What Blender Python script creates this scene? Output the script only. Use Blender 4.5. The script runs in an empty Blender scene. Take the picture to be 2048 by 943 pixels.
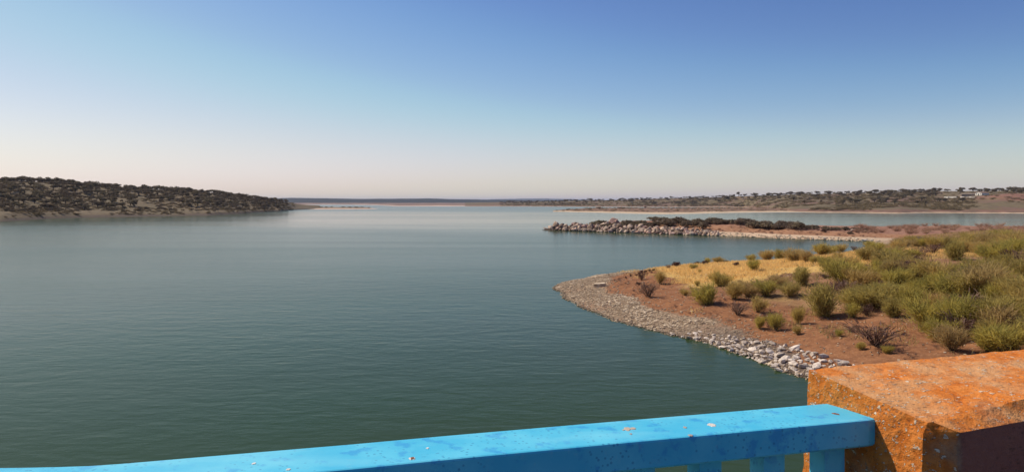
import bpy, bmesh, math, random
import numpy as np
from mathutils import Vector, Matrix

random.seed(7)
RNG = np.random.default_rng(7)
SC = bpy.context.scene
COL = SC.collection
R = math.radians

# ------------------------------------------------------------------ camera, light, sky
CAM_Z = 10.0
F = 1500.0          # focal length in photo pixels (photo 2048 x 943)
HOR = 404.0         # eye level row in the photo
cam = bpy.data.cameras.new("camera")
cam.sensor_width = 36.0
cam.lens = F / 2048 * 36.0
cam.shift_y = -(471.5 - HOR) / 2048
cam.clip_start = 0.05
cam.clip_end = 60000
camo = bpy.data.objects.new("camera", cam)
camo.location = (0, 0, CAM_Z)
camo.rotation_euler = (R(90), 0, 0)
COL.objects.link(camo)
SC.camera = camo

SUN_AZ, SUN_EL = -62.0, 50.0     # azimuth from the view direction (minus = left)
world = bpy.data.worlds.new("World")
SC.world = world
world.use_nodes = True
wn = world.node_tree
bg = wn.nodes["Background"]
sky = wn.nodes.new("ShaderNodeTexSky")
sky.sky_type = 'NISHITA'
sky.sun_disc = False
sky.sun_elevation = R(SUN_EL)
sky.sun_rotation = R(SUN_AZ)
sky.altitude = 1000
sky.air_density = 1.0
sky.dust_density = 1.5
sky.ozone_density = 1.0
# one colour grade for the whole sky (the phone's contrast and saturation)
pre_ = wn.nodes.new("ShaderNodeVectorMath"); pre_.operation = 'SCALE'; pre_.inputs[3].default_value = 0.05
cv_ = wn.nodes.new("ShaderNodeRGBCurve")
for ch, pts_ in enumerate((((0, 0), (.1, .045), (.214, .13), (.30, .25), (.389, .40), (.518, .61), (.695, .85), (1.2, 1.4), (2, 1.95)),
                           ((0, 0), (.2, .13), (.324, .245), (.40, .37), (.475, .485), (.537, .595), (.674, .71), (.76, .80), (1.2, 1.3), (2, 1.95)),
                           ((0, 0), (.25, .27), (.488, .515), (.555, .61), (.634, .70), (.758, .775), (.83, .83), (1.2, 1.2), (2, 1.95)))):
    c_ = cv_.mapping.curves[ch]
    for k_, (x_, y_) in enumerate(pts_):
        if k_ == 0: c_.points[0].location = (0, 0)
        elif k_ == len(pts_) - 1: c_.points[len(c_.points) - 1].location = (x_ / 2, y_ / 2)
        else: c_.points.new(x_ / 2, y_ / 2)
cv_.mapping.update()
cb_ = wn.nodes.new("ShaderNodeVectorMath"); cb_.operation = 'SCALE'; cb_.inputs[3].default_value = 20.0
wn.links.new(sky.outputs[0], pre_.inputs[0]); wn.links.new(pre_.outputs[0], cv_.inputs[1]); wn.links.new(cv_.outputs[0], cb_.inputs[0])
# thin whitish veil of summer haze low in the sky, the same all round the horizon
tc_ = wn.nodes.new("ShaderNodeTexCoord"); sx_ = wn.nodes.new("ShaderNodeSeparateXYZ"); wn.links.new(tc_.outputs["Generated"], sx_.inputs[0])
mr_ = wn.nodes.new("ShaderNodeMapRange"); mr_.interpolation_type = 'SMOOTHERSTEP'
mr_.inputs[1].default_value = 0.14; mr_.inputs[2].default_value = -0.02; mr_.inputs[3].default_value = 0.0; mr_.inputs[4].default_value = 0.34
wn.links.new(sx_.outputs[2], mr_.inputs[0])
mv_ = wn.nodes.new("ShaderNodeMix"); mv_.data_type = 'RGBA'; wn.links.new(mr_.outputs[0], mv_.inputs[0])
wn.links.new(cb_.outputs[0], mv_.inputs[6]); mv_.inputs[7].default_value = (7.4, 7.0, 7.6, 1)
wn.links.new(mv_.outputs[2], bg.inputs[0])
bg.inputs[1].default_value = 0.1

sun = bpy.data.lights.new("sun", 'SUN')
sun.energy = 4.4
sun.angle = R(0.53)
sun.color = (1.0, 0.905, 0.77)
suno = bpy.data.objects.new("sun", sun)
sd = Vector((math.sin(R(SUN_AZ)) * math.cos(R(SUN_EL)), math.cos(R(SUN_AZ)) * math.cos(R(SUN_EL)), math.sin(R(SUN_EL))))
suno.rotation_euler = sd.to_track_quat('Z', 'Y').to_euler()
suno.location = (0, 0, 60)
COL.objects.link(suno)
SC.view_settings.view_transform = 'Standard'
SC.view_settings.look = 'None'
SC.view_settings.exposure = 0.0
SC.view_settings.gamma = 1.0
SC.cycles.max_bounces = 6
SC.cycles.volume_bounces = 0

# ------------------------------------------------------------------ numeric helpers
_perm = np.random.default_rng(3).random((256, 256))
def vnoise(x, y):
    x = np.asarray(x, float); y = np.asarray(y, float)
    xi = np.floor(x).astype(int); yi = np.floor(y).astype(int)
    fx = x - xi; fy = y - yi
    fx = fx * fx * (3 - 2 * fx); fy = fy * fy * (3 - 2 * fy)
    g = lambda a, b: _perm[a & 255, b & 255]
    return ((g(xi, yi) * (1 - fx) + g(xi + 1, yi) * fx) * (1 - fy)
            + (g(xi, yi + 1) * (1 - fx) + g(xi + 1, yi + 1) * fx) * fy) * 2 - 1
def fbm(x, y, o=4):
    s = 0; a = 1.0
    for k in range(o):
        s = s + a * vnoise(x * 2 ** k + 17.3 * k, y * 2 ** k + 9.1 * k); a *= 0.5
    return s
def sstep(a, b, x):
    t = np.clip((np.asarray(x, float) - a) / (b - a), 0, 1)
    return t * t * (3 - 2 * t)
def yrow(py, z=0.0):            # distance at which a point of height z shows at photo row py
    return (CAM_Z - z) * F / (py - HOR)
def tx(px):
    return (px - 1024.0) / F
def at(px, py, Y):
    return Vector((tx(px) * Y, Y, CAM_Z - (py - HOR) / F * Y))

# ------------------------------------------------------------------ object helpers
def mesh_np(name, V, Fa, mats, midx=None, smooth=False):
    """V (n,3) array, Fa list of (m,k) int arrays."""
    me = bpy.data.meshes.new(name)
    V = np.asarray(V, np.float32)
    if isinstance(Fa, np.ndarray): Fa = [Fa]
    loops = np.concatenate([f.reshape(-1) for f in Fa]).astype(np.int32)
    tot = np.concatenate([np.full(len(f), f.shape[1], np.int32) for f in Fa])
    st = np.concatenate([[0], np.cumsum(tot)[:-1]]).astype(np.int32)
    me.vertices.add(len(V)); me.vertices.foreach_set("co", V.reshape(-1))
    me.loops.add(len(loops)); me.loops.foreach_set("vertex_index", loops)
    me.polygons.add(len(tot)); me.polygons.foreach_set("loop_start", st)
    me.polygons.foreach_set("loop_total", tot)
    if midx is not None: me.polygons.foreach_set("material_index", np.asarray(midx, np.int32))
    me.polygons.foreach_set("use_smooth", np.full(len(tot), smooth))
    for m in mats: me.materials.append(m)
    me.update(calc_edges=True); me.validate()
    return me
def link(name, data, parent=None, loc=(0, 0, 0), rot=(0, 0, 0), scale=(1, 1, 1)):
    o = bpy.data.objects.new(name, data)
    o.location = loc; o.rotation_euler = rot; o.scale = scale
    if parent is not None: o.parent = parent
    COL.objects.link(o)
    return o
def tag(o, label=None, cat=None, group=None, kind=None):
    if label: o['label'] = label
    if cat: o['category'] = cat
    if group: o['group'] = group
    if kind: o['kind'] = kind
    return o
def thing(name, label, cat, loc=(0, 0, 0), rot=(0, 0, 0), scale=(1, 1, 1), group=None):
    return tag(link(name, None, None, loc, rot, scale), label, cat, group)
def bm_mesh(name, bm, mat, smooth=False, sharp=0):
    me = bpy.data.meshes.new(name)
    bmesh.ops.recalc_face_normals(bm, faces=bm.faces)
    bm.to_mesh(me); bm.free()
    me.materials.append(mat)
    for p in me.polygons: p.use_smooth = smooth
    if sharp: me.set_sharp_from_angle(angle=R(sharp))
    return me
def prism(bm, pts_bottom, pts_top):
    vb = [bm.verts.new(p) for p in pts_bottom]; vt = [bm.verts.new(p) for p in pts_top]
    n = len(vb)
    bm.faces.new(vb[::-1]); bm.faces.new(vt)
    for i in range(n): bm.faces.new((vb[i], vb[(i + 1) % n], vt[(i + 1) % n], vt[i]))
def box(bm, x0, x1, y0, y1, z0, z1):
    prism(bm, [(x0, y0, z0), (x1, y0, z0), (x1, y1, z0), (x0, y1, z0)], [(x0, y0, z1), (x1, y0, z1), (x1, y1, z1), (x0, y1, z1)])

# ------------------------------------------------------------------ material helpers
class NT:
    def __init__(s, name):
        s.m = bpy.data.materials.new(name); s.m.use_nodes = True
        s.t = s.m.node_tree; s.b = s.t.nodes["Principled BSDF"]; s.out = s.t.nodes["Material Output"]
        s.geo = s.t.nodes.new("ShaderNodeNewGeometry")
        s.pos = s.geo.outputs["Position"]
    def n(s, typ, **kw):
        nd = s.t.nodes.new(typ)
        for k, v in kw.items(): setattr(nd, k, v)
        return nd
    def put(s, sock, v):
        if isinstance(v, bpy.types.NodeSocket): s.t.links.new(v, sock)
        elif isinstance(v, (tuple, list)) and len(v) == 3 and sock.type == 'RGBA': sock.default_value = (*v, 1)
        else: sock.default_value = v
    def noise(s, scale, detail=4, rough=0.55, vec=None, dist=0.0):
        nd = s.n("ShaderNodeTexNoise"); nd.inputs["Scale"].default_value = scale
        nd.inputs["Detail"].default_value = detail; nd.inputs["Roughness"].default_value = rough
        nd.inputs["Distortion"].default_value = dist
        s.put(nd.inputs["Vector"], vec or s.pos)
        return nd.outputs["Fac"]
    def voro(s, scale, vec=None, out="Distance", feat='F1'):
        nd = s.n("ShaderNodeTexVoronoi", feature=feat); nd.inputs["Scale"].default_value = scale
        s.put(nd.inputs["Vector"], vec or s.pos)
        return nd.outputs[out]
    def ramp(s, f, a, b, lo=0.0, hi=1.0):
        nd = s.n("ShaderNodeMapRange", interpolation_type='SMOOTHSTEP')
        s.put(nd.inputs[0], f); nd.inputs[1].default_value = a; nd.inputs[2].default_value = b
        nd.inputs[3].default_value = lo; nd.inputs[4].default_value = hi
        return nd.outputs[0]
    def math(s, op, a, b=0.0, c=None):
        nd = s.n("ShaderNodeMath", operation=op)
        s.put(nd.inputs[0], a); s.put(nd.inputs[1], b)
        if c is not None: s.put(nd.inputs[2], c)
        return nd.outputs[0]
    def mix(s, f, a, b):
        nd = s.n("ShaderNodeMix", data_type='RGBA')
        s.put(nd.inputs[0], f); s.put(nd.inputs[6], a); s.put(nd.inputs[7], b)
        return nd.outputs[2]
    def scale(s, v, sx, sy, sz):
        nd = s.n("ShaderNodeMapping"); s.put(nd.inputs[0], v); nd.inputs["Scale"].default_value = (sx, sy, sz)
        return nd.outputs[0]
    def sep(s, v=None):
        nd = s.n("ShaderNodeSeparateXYZ"); s.put(nd.inputs[0], v or s.pos); return nd.outputs
    def attr(s, name):
        nd = s.n("ShaderNodeAttribute", attribute_name=name); return nd.outputs["Fac"]
    def obj_random(s):
        return s.n("ShaderNodeObjectInfo").outputs["Random"]
    def coord(s, which="Object"):
        return s.n("ShaderNodeTexCoord").outputs[which]
    def bump(s, h, strength=0.3, dist=0.05):
        nd = s.n("ShaderNodeBump"); nd.inputs["Strength"].default_value = strength; nd.inputs["Distance"].default_value = dist
        s.put(nd.inputs["Height"], h); s.put(s.b.inputs["Normal"], nd.outputs[0]); return nd.outputs[0]
    def done(s, col=None, rough=0.9, spec=0.2):
        if col is not None: s.put(s.b.inputs["Base Color"], col)
        s.put(s.b.inputs["Roughness"], rough); s.put(s.b.inputs["Specular IOR Level"], spec)
        return s.m

def leaf_mat(name, c1, c2, c3, trans=0.3):
    s = NT(name)
    r = s.obj_random()
    f = s.noise(0.9, 2)
    col = s.mix(s.ramp(f, 0.35, 0.65), c1, c2)
    col = s.mix(s.math('MULTIPLY', s.ramp(r, 0.3, 1.0), 0.75), col, c3)
    s.done(col, 0.75, 0.15)
    tr = s.n("ShaderNodeBsdfTranslucent"); s.put(tr.inputs[0], col)
    mx = s.n("ShaderNodeMixShader"); mx.inputs[0].default_value = trans
    s.t.links.new(s.b.outputs[0], mx.inputs[1]); s.t.links.new(tr.outputs[0], mx.inputs[2])
    s.t.links.new(mx.outputs[0], s.out.inputs[0])
    return s.m
def plain_mat(name, c1, c2, sc=6.0, rough=0.9, bump=0.0, spec=0.2):
    s = NT(name)
    f = s.noise(sc, 5, 0.6)
    r = s.obj_random()
    col = s.mix(s.ramp(s.math('ADD', f, s.math('MULTIPLY', s.math('SUBTRACT', r, 0.5), 0.35)), 0.3, 0.7), c1, c2)
    if bump: s.bump(f, bump, 0.1)
    return s.done(col, rough, spec)

M_oak = leaf_mat("oak_leaves", (0.155, 0.122, 0.07), (0.195, 0.152, 0.082), (0.17, 0.124, 0.08), 0.4)
M_oak_bark = plain_mat("oak_bark", (0.05, 0.038, 0.03), (0.09, 0.07, 0.055))
M_scrub = leaf_mat("hill_scrub", (0.20, 0.15, 0.075), (0.25, 0.185, 0.095), (0.18, 0.13, 0.072), 0.35)
M_broom = leaf_mat("broom_green", (0.52, 0.41, 0.09), (0.38, 0.32, 0.08), (0.55, 0.37, 0.14), 0.55)
M_olive = leaf_mat("broom_olive", (0.47, 0.37, 0.11), (0.36, 0.28, 0.08), (0.50, 0.34, 0.15), 0.55)
M_darkleaf = leaf_mat("dark_shrub", (0.17, 0.13, 0.08), (0.21, 0.155, 0.09), (0.20, 0.135, 0.09), 0.35)
M_brown = leaf_mat("brown_shrub", (0.10, 0.05, 0.035), (0.075, 0.04, 0.03), (0.13, 0.07, 0.045), 0.15)
M_red = leaf_mat("reddish_scrub", (0.48, 0.285, 0.18), (0.37, 0.205, 0.13), (0.52, 0.34, 0.21), 0.45)
M_dead = leaf_mat("dead_stalks", (0.21, 0.12, 0.085), (0.12, 0.065, 0.05), (0.28, 0.18, 0.12), 0.15)
M_stem = plain_mat("shrub_stem", (0.075, 0.045, 0.03), (0.13, 0.085, 0.055))
M_straw = leaf_mat("dry_grass", (0.92, 0.66, 0.27), (0.82, 0.55, 0.20), (0.92, 0.66, 0.27), 0.45)
M_rock = plain_mat("boulder_stone", (0.20, 0.135, 0.095), (0.58, 0.43, 0.31), 0.7, 0.9, 0.6)
M_pinkrock = plain_mat("pink_boulder_stone", (0.42, 0.24, 0.17), (0.56, 0.38, 0.29), 0.9, 0.9, 0.4)
M_pale = plain_mat("pale_stone", (0.40, 0.32, 0.245), (0.74, 0.62, 0.50), 5.0, 0.9, 0.4)
M_gravel = plain_mat("gravel_stone", (0.32, 0.225, 0.14), (0.80, 0.645, 0.45), 3.0, 0.95, 0.3)

# ------------------------------------------------------------------ water
def make_water():
    s = NT("lake_water")
    xyz = s.sep()
    p = s.scale(s.pos, 0.55, 1.0, 1.0)
    big = s.noise(0.012, 3, 0.55, s.scale(s.pos, 0.35, 1.0, 1.0), 0.6)
    # a wind-sheltered belt of calm water in the middle distance
    w = s.math('ADD', xyz[1], s.math('MULTIPLY', s.math('SUBTRACT', s.noise(0.006, 5, 0.6, s.scale(s.pos, .5, 1, 1)), 0.5), 330))
    w = s.math('ADD', w, s.math('MULTIPLY', xyz[0], 0.12))
    belt = s.math('MULTIPLY', s.ramp(w, 190, 370), s.ramp(w, 600, 950, 1, 0))
    rip = s.math('ADD', s.math('MULTIPLY', s.noise(0.75, 3, 0.5, p, 0.3), 0.65), s.math('MULTIPLY', s.noise(2.1, 2, 0.5, p), 0.28))
    rip = s.math('ADD', rip, s.math('MULTIPLY', s.noise(0.18, 2, 0.5, p), 0.6))
    amp = s.math('MULTIPLY', s.ramp(big, 0.3, 0.7, 0.7, 1.15), s.math('SUBTRACT', 1.0, s.math('MULTIPLY', belt, 0.7)))
    s.bump(s.math('MULTIPLY', rip, amp), 0.2, 0.35)
    tint = s.mix(s.ramp(s.noise(0.03, 4, 0.5), 0.3, 0.7), (0.027, 0.054, 0.017), (0.033, 0.053, 0.019))
    s.done(tint, s.math('SUBTRACT', s.ramp(s.noise(0.014, 4, 0.6, s.scale(s.pos, 0.22, 1.0, 1.0), 0.8), 0.35, 0.65, 0.155, 0.19), s.math('MULTIPLY', belt, 0.07)), 0.5)
    s.b.inputs["IOR"].default_value = 1.12
    s.put(s.b.inputs["Specular Tint"], (0.50, 0.60, 0.28))
    n = 40
    rad = np.concatenate([[0], np.geomspace(5, 30000, n)])
    ang = np.linspace(0, 2 * math.pi, 65)[:-1]
    V = [(0, 0, 0)]
    for r_ in rad[1:]:
        for a in ang: V.append((r_ * math.sin(a), r_ * math.cos(a), 0))
    m = len(ang); fs = []; tr = []
    for j in range(m): tr.append((0, 1 + (j + 1) % m, 1 + j))
    for i in range(n - 1):
        for j in range(m):
            a = 1 + i * m + j; b = 1 + i * m + (j + 1) % m
            fs.append((a, b, b + m, a + m))
    me = mesh_np("lake_water", np.array(V), [np.array(tr), np.array(fs)[:, ::-1]], [s.m])
    me.flip_normals() if me.polygons[100].normal.z < 0 else None
    o = link("lake_water", me); tag(o, kind="structure")
make_water()

# ------------------------------------------------------------------ far land
def fan_land(name, mat, pxs, Ys_of, H):
    """Land laid out along sight bearings; every vertex at its true distance and height."""
    t = tx(np.asarray(pxs, float))
    rows = np.stack([Ys_of(px) for px in pxs], 1)           # (m, n)
    X = rows * t[None, :]
    Z = H(np.broadcast_to(t[None, :], rows.shape), rows)
    V = np.stack([X, rows, Z], -1).reshape(-1, 3)
    m, n = rows.shape
    i, j = np.meshgrid(np.arange(m - 1), np.arange(n - 1), indexing='ij')
    a = (i * n + j).reshape(-1)
    Fq = np.stack([a, a + 1, a + n + 1, a + n], 1)
    o = link(name, mesh_np(name, V, Fq, [mat], smooth=True))
    return tag(o, kind="structure")
I = np.interp
def px_of(t): return np.asarray(t) * F + 1024

def prof(u):     # 0 at the shore, 1 at the ridge
    return np.where(u < 0, u * 1.5, np.where(u < 1, 0.10 * np.clip(u / 0.06, 0, 1) + 0.90 * sstep(-0.15, 1.1, u) * 1.0 - 0.9 * sstep(-0.15, 1.1, 0) * (1 - np.clip(u, 0, 1)), 1 - 0.25 * sstep(1, 2, u)))

LH_px = [-700, -200, 0, 90, 164, 420, 480, 560, 590, 640]
LH_w = [330, 365, yrow(443), yrow(437.5), yrow(434.5), yrow(430.5), yrow(427), yrow(422), yrow(419.5), 1100]
LR_px = [-700, -200, 0, 50, 115, 190, 250, 300, 380, 420, 480, 540, 575, 600, 640]
LR_y = [362, 366, 364, 363, 365, 371, 377, 380, 383, 386, 394, 400.5, 404, 408, 411]
LR_d = [650, 660, 680, 690, 700, 730, 750, 770, 800, 820, 880, 960, 1010, 1100, 1200]
def H_left(t, Y):
    p = px_of(t)
    w = I(p, LH_px, LH_w); r = I(p, LR_px, LR_d)
    zr = CAM_Z + (HOR - I(p, LR_px, LR_y)) / F * r
    u = (Y - w) / (r - w)
    X = t * Y
    return np.maximum(prof(u) * zr, -3) + np.clip(u * 6, 0, 1) * (1 - 0.6 * sstep(.8, 1, u)) * np.clip(zr / 25, .15, 1) * (1.6 * fbm(X / 60, Y / 60, 3) + 0.5 * fbm(X / 11, Y / 11, 2)) + np.clip(u * 12, 0, .5) * 0

s = NT("left_hill_ground")
z = s.sep()[2]
n1 = s.noise(0.05, 5, 0.6); n2 = s.noise(0.5, 4, 0.6)
dry = s.mix(s.ramp(n2, 0.3, 0.7), (0.110, 0.080, 0.042), (0.195, 0.138, 0.072))
dry = s.mix(s.ramp(n1, 0.42, 0.58), dry, (0.14, 0.105, 0.055))
shore = s.mix(s.ramp(n2, 0.35, 0.65), (0.105, 0.074, 0.048), (0.075, 0.053, 0.037))
M_left = s.done(s.mix(s.ramp(s.math('ADD', z, s.math('MULTIPLY', n1, 3)), 2.0, 3.4), shore, dry))
def left_rows(px):
    w = I(px, LH_px, LH_w); r = I(px, LR_px, LR_d)
    return w + (r - w) * np.concatenate([[-.12, -.03], np.linspace(0, 1.1, 60), [1.4, 1.9, 2.5]])
fan_land("left_hill", M_left, np.arange(-700, 641, 5), left_rows, H_left)

# sandy spit beyond the left hill
SP_px = [548, 575, 600, 660, 700, 740, 757]
SP_f = [yrow(421), yrow(419.6), yrow(418.6), yrow(418.6), yrow(418.3), yrow(418), yrow(417.6)]
SP_b = [1250, 1300, 1330, 1300, 1290, 1210, 1110]
def H_spit(t, Y):
    p = px_of(t); f = I(p, SP_px, SP_f); b = I(p, SP_px, SP_b)
    u = (Y - f) / (b - f)
    e = sstep(759, 725, p)
    return -0.8 + (0.8 + 0.0) * sstep(-.1, .0, u) * sstep(1.1, 1.0, u) + 1.9 * sstep(0, .5, u) * sstep(1.0, .6, u) * e + .3 * fbm(t * Y / 12, Y / 12, 2) * sstep(0, .2, u) * sstep(1, .8, u)
s = NT("spit_sand")
z = s.sep()[2]; n2 = s.noise(0.15, 4, 0.6)
M_spit = s.done(s.mix(s.ramp(s.math('ADD', z, n2), 0.9, 1.5), (0.56, 0.42, 0.32), s.mix(s.ramp(n2, .4, .6), (0.20, 0.14, 0.085), (0.32, 0.215, 0.13))))
fan_land("sand_spit", M_spit, np.arange(548, 760, 3), lambda px: I(px, SP_px, SP_f) + (I(px, SP_px, SP_b) - I(px, SP_px, SP_f)) * np.linspace(-.1, 1.1, 26), H_spit)

# far shore and wooded ridge on the horizon
FS_px = [380, 540, 700, 750, 790, 900, 960, 1180, 1400]
FS_f = [3200, 3100, 3000, 2600, yrow(412.2), yrow(412.2), yrow(412), 1900, 2300]
FR_px = [380, 540, 580, 640, 700, 780, 860, 900, 980, 1050, 1150, 1400]
FR_y = [396, 396.6, 395.6, 395.8, 397.2, 397.2, 396.4, 397.8, 399, 400.4, 401.6, 402]
def H_far(t, Y):
    p = px_of(t); f = I(p, FS_px, FS_f)
    zr = CAM_Z + (HOR - I(p, FR_px, FR_y)) / F * 5600
    low = -1 + 1.2 * sstep(f - 60, f, Y) + 3.2 * sstep(f, f + 500, Y)
    X = t * Y
    return low + sstep(3900, 5600, Y) * (zr - 4) * (1 - .2 * sstep(5600, 7000, Y)) + sstep(3900, 5200, Y) * (1.6 * fbm(X / 160, Y / 400, 3)) + sstep(f, f + 200, Y) * 0.6 * fbm(X / 60, Y / 90, 3)
s = NT("far_shore_ground")
z = s.sep()[2]; n2 = s.noise(0.012, 5, 0.6)
c = s.mix(s.ramp(z, 0.3, 1.2), (0.60, 0.46, 0.36), s.mix(s.ramp(n2, .42, .58), (0.16, 0.10, 0.075), (0.30, 0.20, 0.14)))
M_farshore = s.done(s.mix(s.ramp(z, 4.6, 7.5), c, s.mix(s.ramp(n2, .35, .65), (0.022, 0.025, 0.021), (0.038, 0.038, 0.03))))
def far_rows(px):
    f = I(px, FS_px, FS_f)
    return np.concatenate([[f - 60, f - 20], np.linspace(f, f + 600, 14), np.linspace(f + 700, 5700, 24), [6400, 7000, 8000]])
fan_land("far_shore", M_farshore, np.arange(380, 1401, 4), far_rows, H_far)

# faint mountain behind everything
MT_px = [860, 940, 990, 1030, 1080, 1130, 1220, 1300]
MT_z = [5, 40, 62, 68, 74, 66, 40, 5]
M_mount = plain_mat("mountain_ground", (0.06, 0.06, 0.05), (0.09, 0.08, 0.06), 0.002)
fan_land("distant_mountain", M_mount, np.arange(860, 1301, 5), lambda px: np.array([11500, 12500, 13000, 13500, 14500.]),
         lambda t, Y: I(px_of(t), MT_px, MT_z) * np.interp(Y, [11500, 12500, 13000, 13500, 14500], [0, .8, 1, .85, 0]) - 2 + 3 * fbm(t * 90, Y / 900, 2))

# right hill
RW_px = [930, 1000, 1180, 1300, 1490, 1530, 1580, 1640, 1700, 1800, 1850, 1990, 2050, 2600]
RW_f = [yrow(412.4), yrow(412.3), yrow(413.2), yrow(413.6), yrow(414.2), yrow(418.5), yrow(423.5), yrow(425), yrow(425.2), yrow(426.6), yrow(425.4), yrow(426), yrow(426.5), yrow(428)]
RR_px = [930, 1000, 1100, 1180, 1400, 1500, 1600, 1750, 1900, 2048, 2600]
RR_y = [405, 404, 402.5, 401, 395, 391.5, 388.5, 385, 382, 380, 374]
RR_d = [2600, 2500, 2300, 2150, 1750, 1550, 1400, 1280, 1200, 1150, 1100]
def H_right(t, Y):
    p = px_of(t)
    w = I(p, RW_px, RW_f); r = I(p, RR_px, RR_d)
    zr = CAM_Z + (HOR - I(p, RR_px, RR_y)) / F * r
    u = (Y - w) / (r - w)
    X = t * Y
    knoll = 5.5 * np.exp(-((p - 2010) / 75) ** 2 - ((Y - 850) / 90) ** 2)
    return np.maximum(prof(u) * zr, -2) + knoll + np.clip(u * 5, 0, 1) * (1 - .6 * sstep(.8, 1, u)) * np.clip(zr / 22, .1, 1) * (1.5 * fbm(X / 90, Y / 70, 3) + .5 * fbm(X / 14, Y / 14, 2))
s = NT("right_hill_ground")
xyz = s.sep(); z = xyz[2]
n1 = s.noise(0.014, 5, 0.6); n2 = s.noise(0.12, 4, 0.65, s.scale(s.pos, 1, .5, 1))
g = s.mix(s.ramp(n2, 0.35, 0.65), (0.12, 0.092, 0.046), (0.185, 0.135, 0.07))
g = s.mix(s.ramp(n1, 0.5, 0.62), g, (0.18, 0.11, 0.072))
# bare red knoll with its own edge
dx = s.math('SUBTRACT', xyz[0], 580); dy = s.math('SUBTRACT', xyz[1], 835)
rr = s.math('SQRT', s.math('ADD', s.math('MULTIPLY', s.math('MULTIPLY', dx, dx), 1.0), s.math('MULTIPLY', s.math('MULTIPLY', dy, dy), .55)))
g = s.mix(s.ramp(s.math('ADD', rr, s.math('MULTIPLY', n2, 60)), 110, 60), g, s.mix(s.ramp(n2, .35, .65), (0.22, 0.10, 0.065), (0.27, 0.145, 0.085)))
sand = s.mix(s.ramp(n2, .3, .7), (0.54, 0.40, 0.26), (0.43, 0.31, 0.19))
red = s.mix(s.ramp(n2, .4, .6), (0.22, 0.12, 0.08), (0.15, 0.095, 0.06))
zz = s.math('ADD', z, s.math('MULTIPLY', s.math('SUBTRACT', n2, .5), .8))
M_right = s.done(s.mix(s.ramp(zz, 0.5, 0.8), sand, s.mix(s.ramp(zz, 2.0, 3.6), red, g)))
def right_rows(px):
    w = I(px, RW_px, RW_f); r = I(px, RR_px, RR_d)
    return w + (r - w) * np.concatenate([[-.1, -.03], np.linspace(0, .1, 10), np.linspace(.12, 1.1, 50), [1.5, 2.2, 3.0]])
fan_land("right_hill", M_right, np.arange(930, 4200, 6), right_rows, H_right)

# low spit in front of the lagoon
LS_px = [1106, 1140, 1200, 1260, 1330, 1400, 1480, 1560, 1640]
LS_f = [yrow(423), yrow(423.6), yrow(425), yrow(426.5), yrow(428), yrow(426.6), yrow(424.9), yrow(424.2), yrow(424)]
LS_b = [830, 1000, 1180, 1220, 1220, 1220, 1230, 1200, 1000]
def H_lag(t, Y):
    p = px_of(t); f = I(p, LS_px, LS_f); b = I(p, LS_px, LS_b); u = (Y - f) / (b - f); X = t * Y
    e = .35 + .65 * sstep(1106, 1190, p)
    return -0.8 + .8 * sstep(-.06, 0, u) * sstep(1.06, 1, u) + (0.55 * sstep(0, .05, u) + 1.5 * sstep(.05, .4, u)) * sstep(1.0, .65, u) * e + .35 * fbm(X / 14, Y / 14, 3) * sstep(.02, .12, u) * sstep(1, .85, u)
s = NT("lagoon_spit_ground")
z = s.sep()[2]; n2 = s.noise(0.1, 5, 0.65)
zz = s.math('ADD', z, s.math('MULTIPLY', s.math('SUBTRACT', n2, .5), .6))
M_lag = s.done(s.mix(s.ramp(zz, 0.5, 0.8), (0.56, 0.42, 0.27), s.mix(s.ramp(n2, .38, .6), (0.28, 0.145, 0.085), (0.14, 0.10, 0.058))))
fan_land("lagoon_spit", M_lag, np.arange(1106, 1641, 4), lambda px: I(px, LS_px, LS_f) + (I(px, LS_px, LS_b) - I(px, LS_px, LS_f)) * np.concatenate([[-.06, -.02], np.linspace(0, .1, 8), np.linspace(.14, 1.06, 24)]), H_lag)

# ------------------------------------------------------------------ near peninsula and rocky islet (one landmass)
POLY = np.array([(16.75, 42.7), (15.9, 44.6), (15.3, 48.2), (14.2, 52.4), (13.0, 54.9), (10.8, 58.6), (8.7, 63.6), (6.4, 71), (5.2, 80.6), (4.8, 86), (5.2, 90),
                 (6.6, 93.6), (10.5, 101), (16, 106.5), (26, 114.5), (40, 123.5), (55, 137), (69, 154), (81, 171), (88, 184), (91.5, 190.5),
                 (90.1, 192.3), (82.4, 198.7), (71.7, 208.3), (67.2, 219), (57.7, 224.6), (47.5, 235.5), (39, 243.5), (30, 252), (20.5, 261), (14, 266), (10.4, 270),
                 (13, 274), (24, 281), (45, 296), (75, 304), (105, 298), (135, 286), (185, 288), (320, 310), (320, -30), (34, -30), (30, 0), (24, 15), (20, 30)], float)
def sdf(x, y):
    x = np.asarray(x, float); y = np.asarray(y, float)
    best = np.full(x.shape, 1e9); inside = np.zeros(x.shape, bool)
    n = len(POLY)
    for i in range(n):
        ax, ay = POLY[i]; bx, by = POLY[(i + 1) % n]
        ex, ey = bx - ax, by - ay
        t = np.clip(((x - ax) * ex + (y - ay) * ey) / (ex * ex + ey * ey), 0, 1)
        best = np.minimum(best, np.hypot(x - ax - t * ex, y - ay - t * ey))
        c = ((ay > y) != (by > y))
        with np.errstate(divide='ignore', invalid='ignore'):
            inside ^= c & (x < (bx - ax) * (y - ay) / (by - ay if by != ay else 1e-9) + ax)
    return np.where(inside, best, -best)
def islet_w(x, y):    # 1 on the islet, 0 on the near peninsula
    return sstep(178, 205, y + (x - 90) * 0.15)
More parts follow.
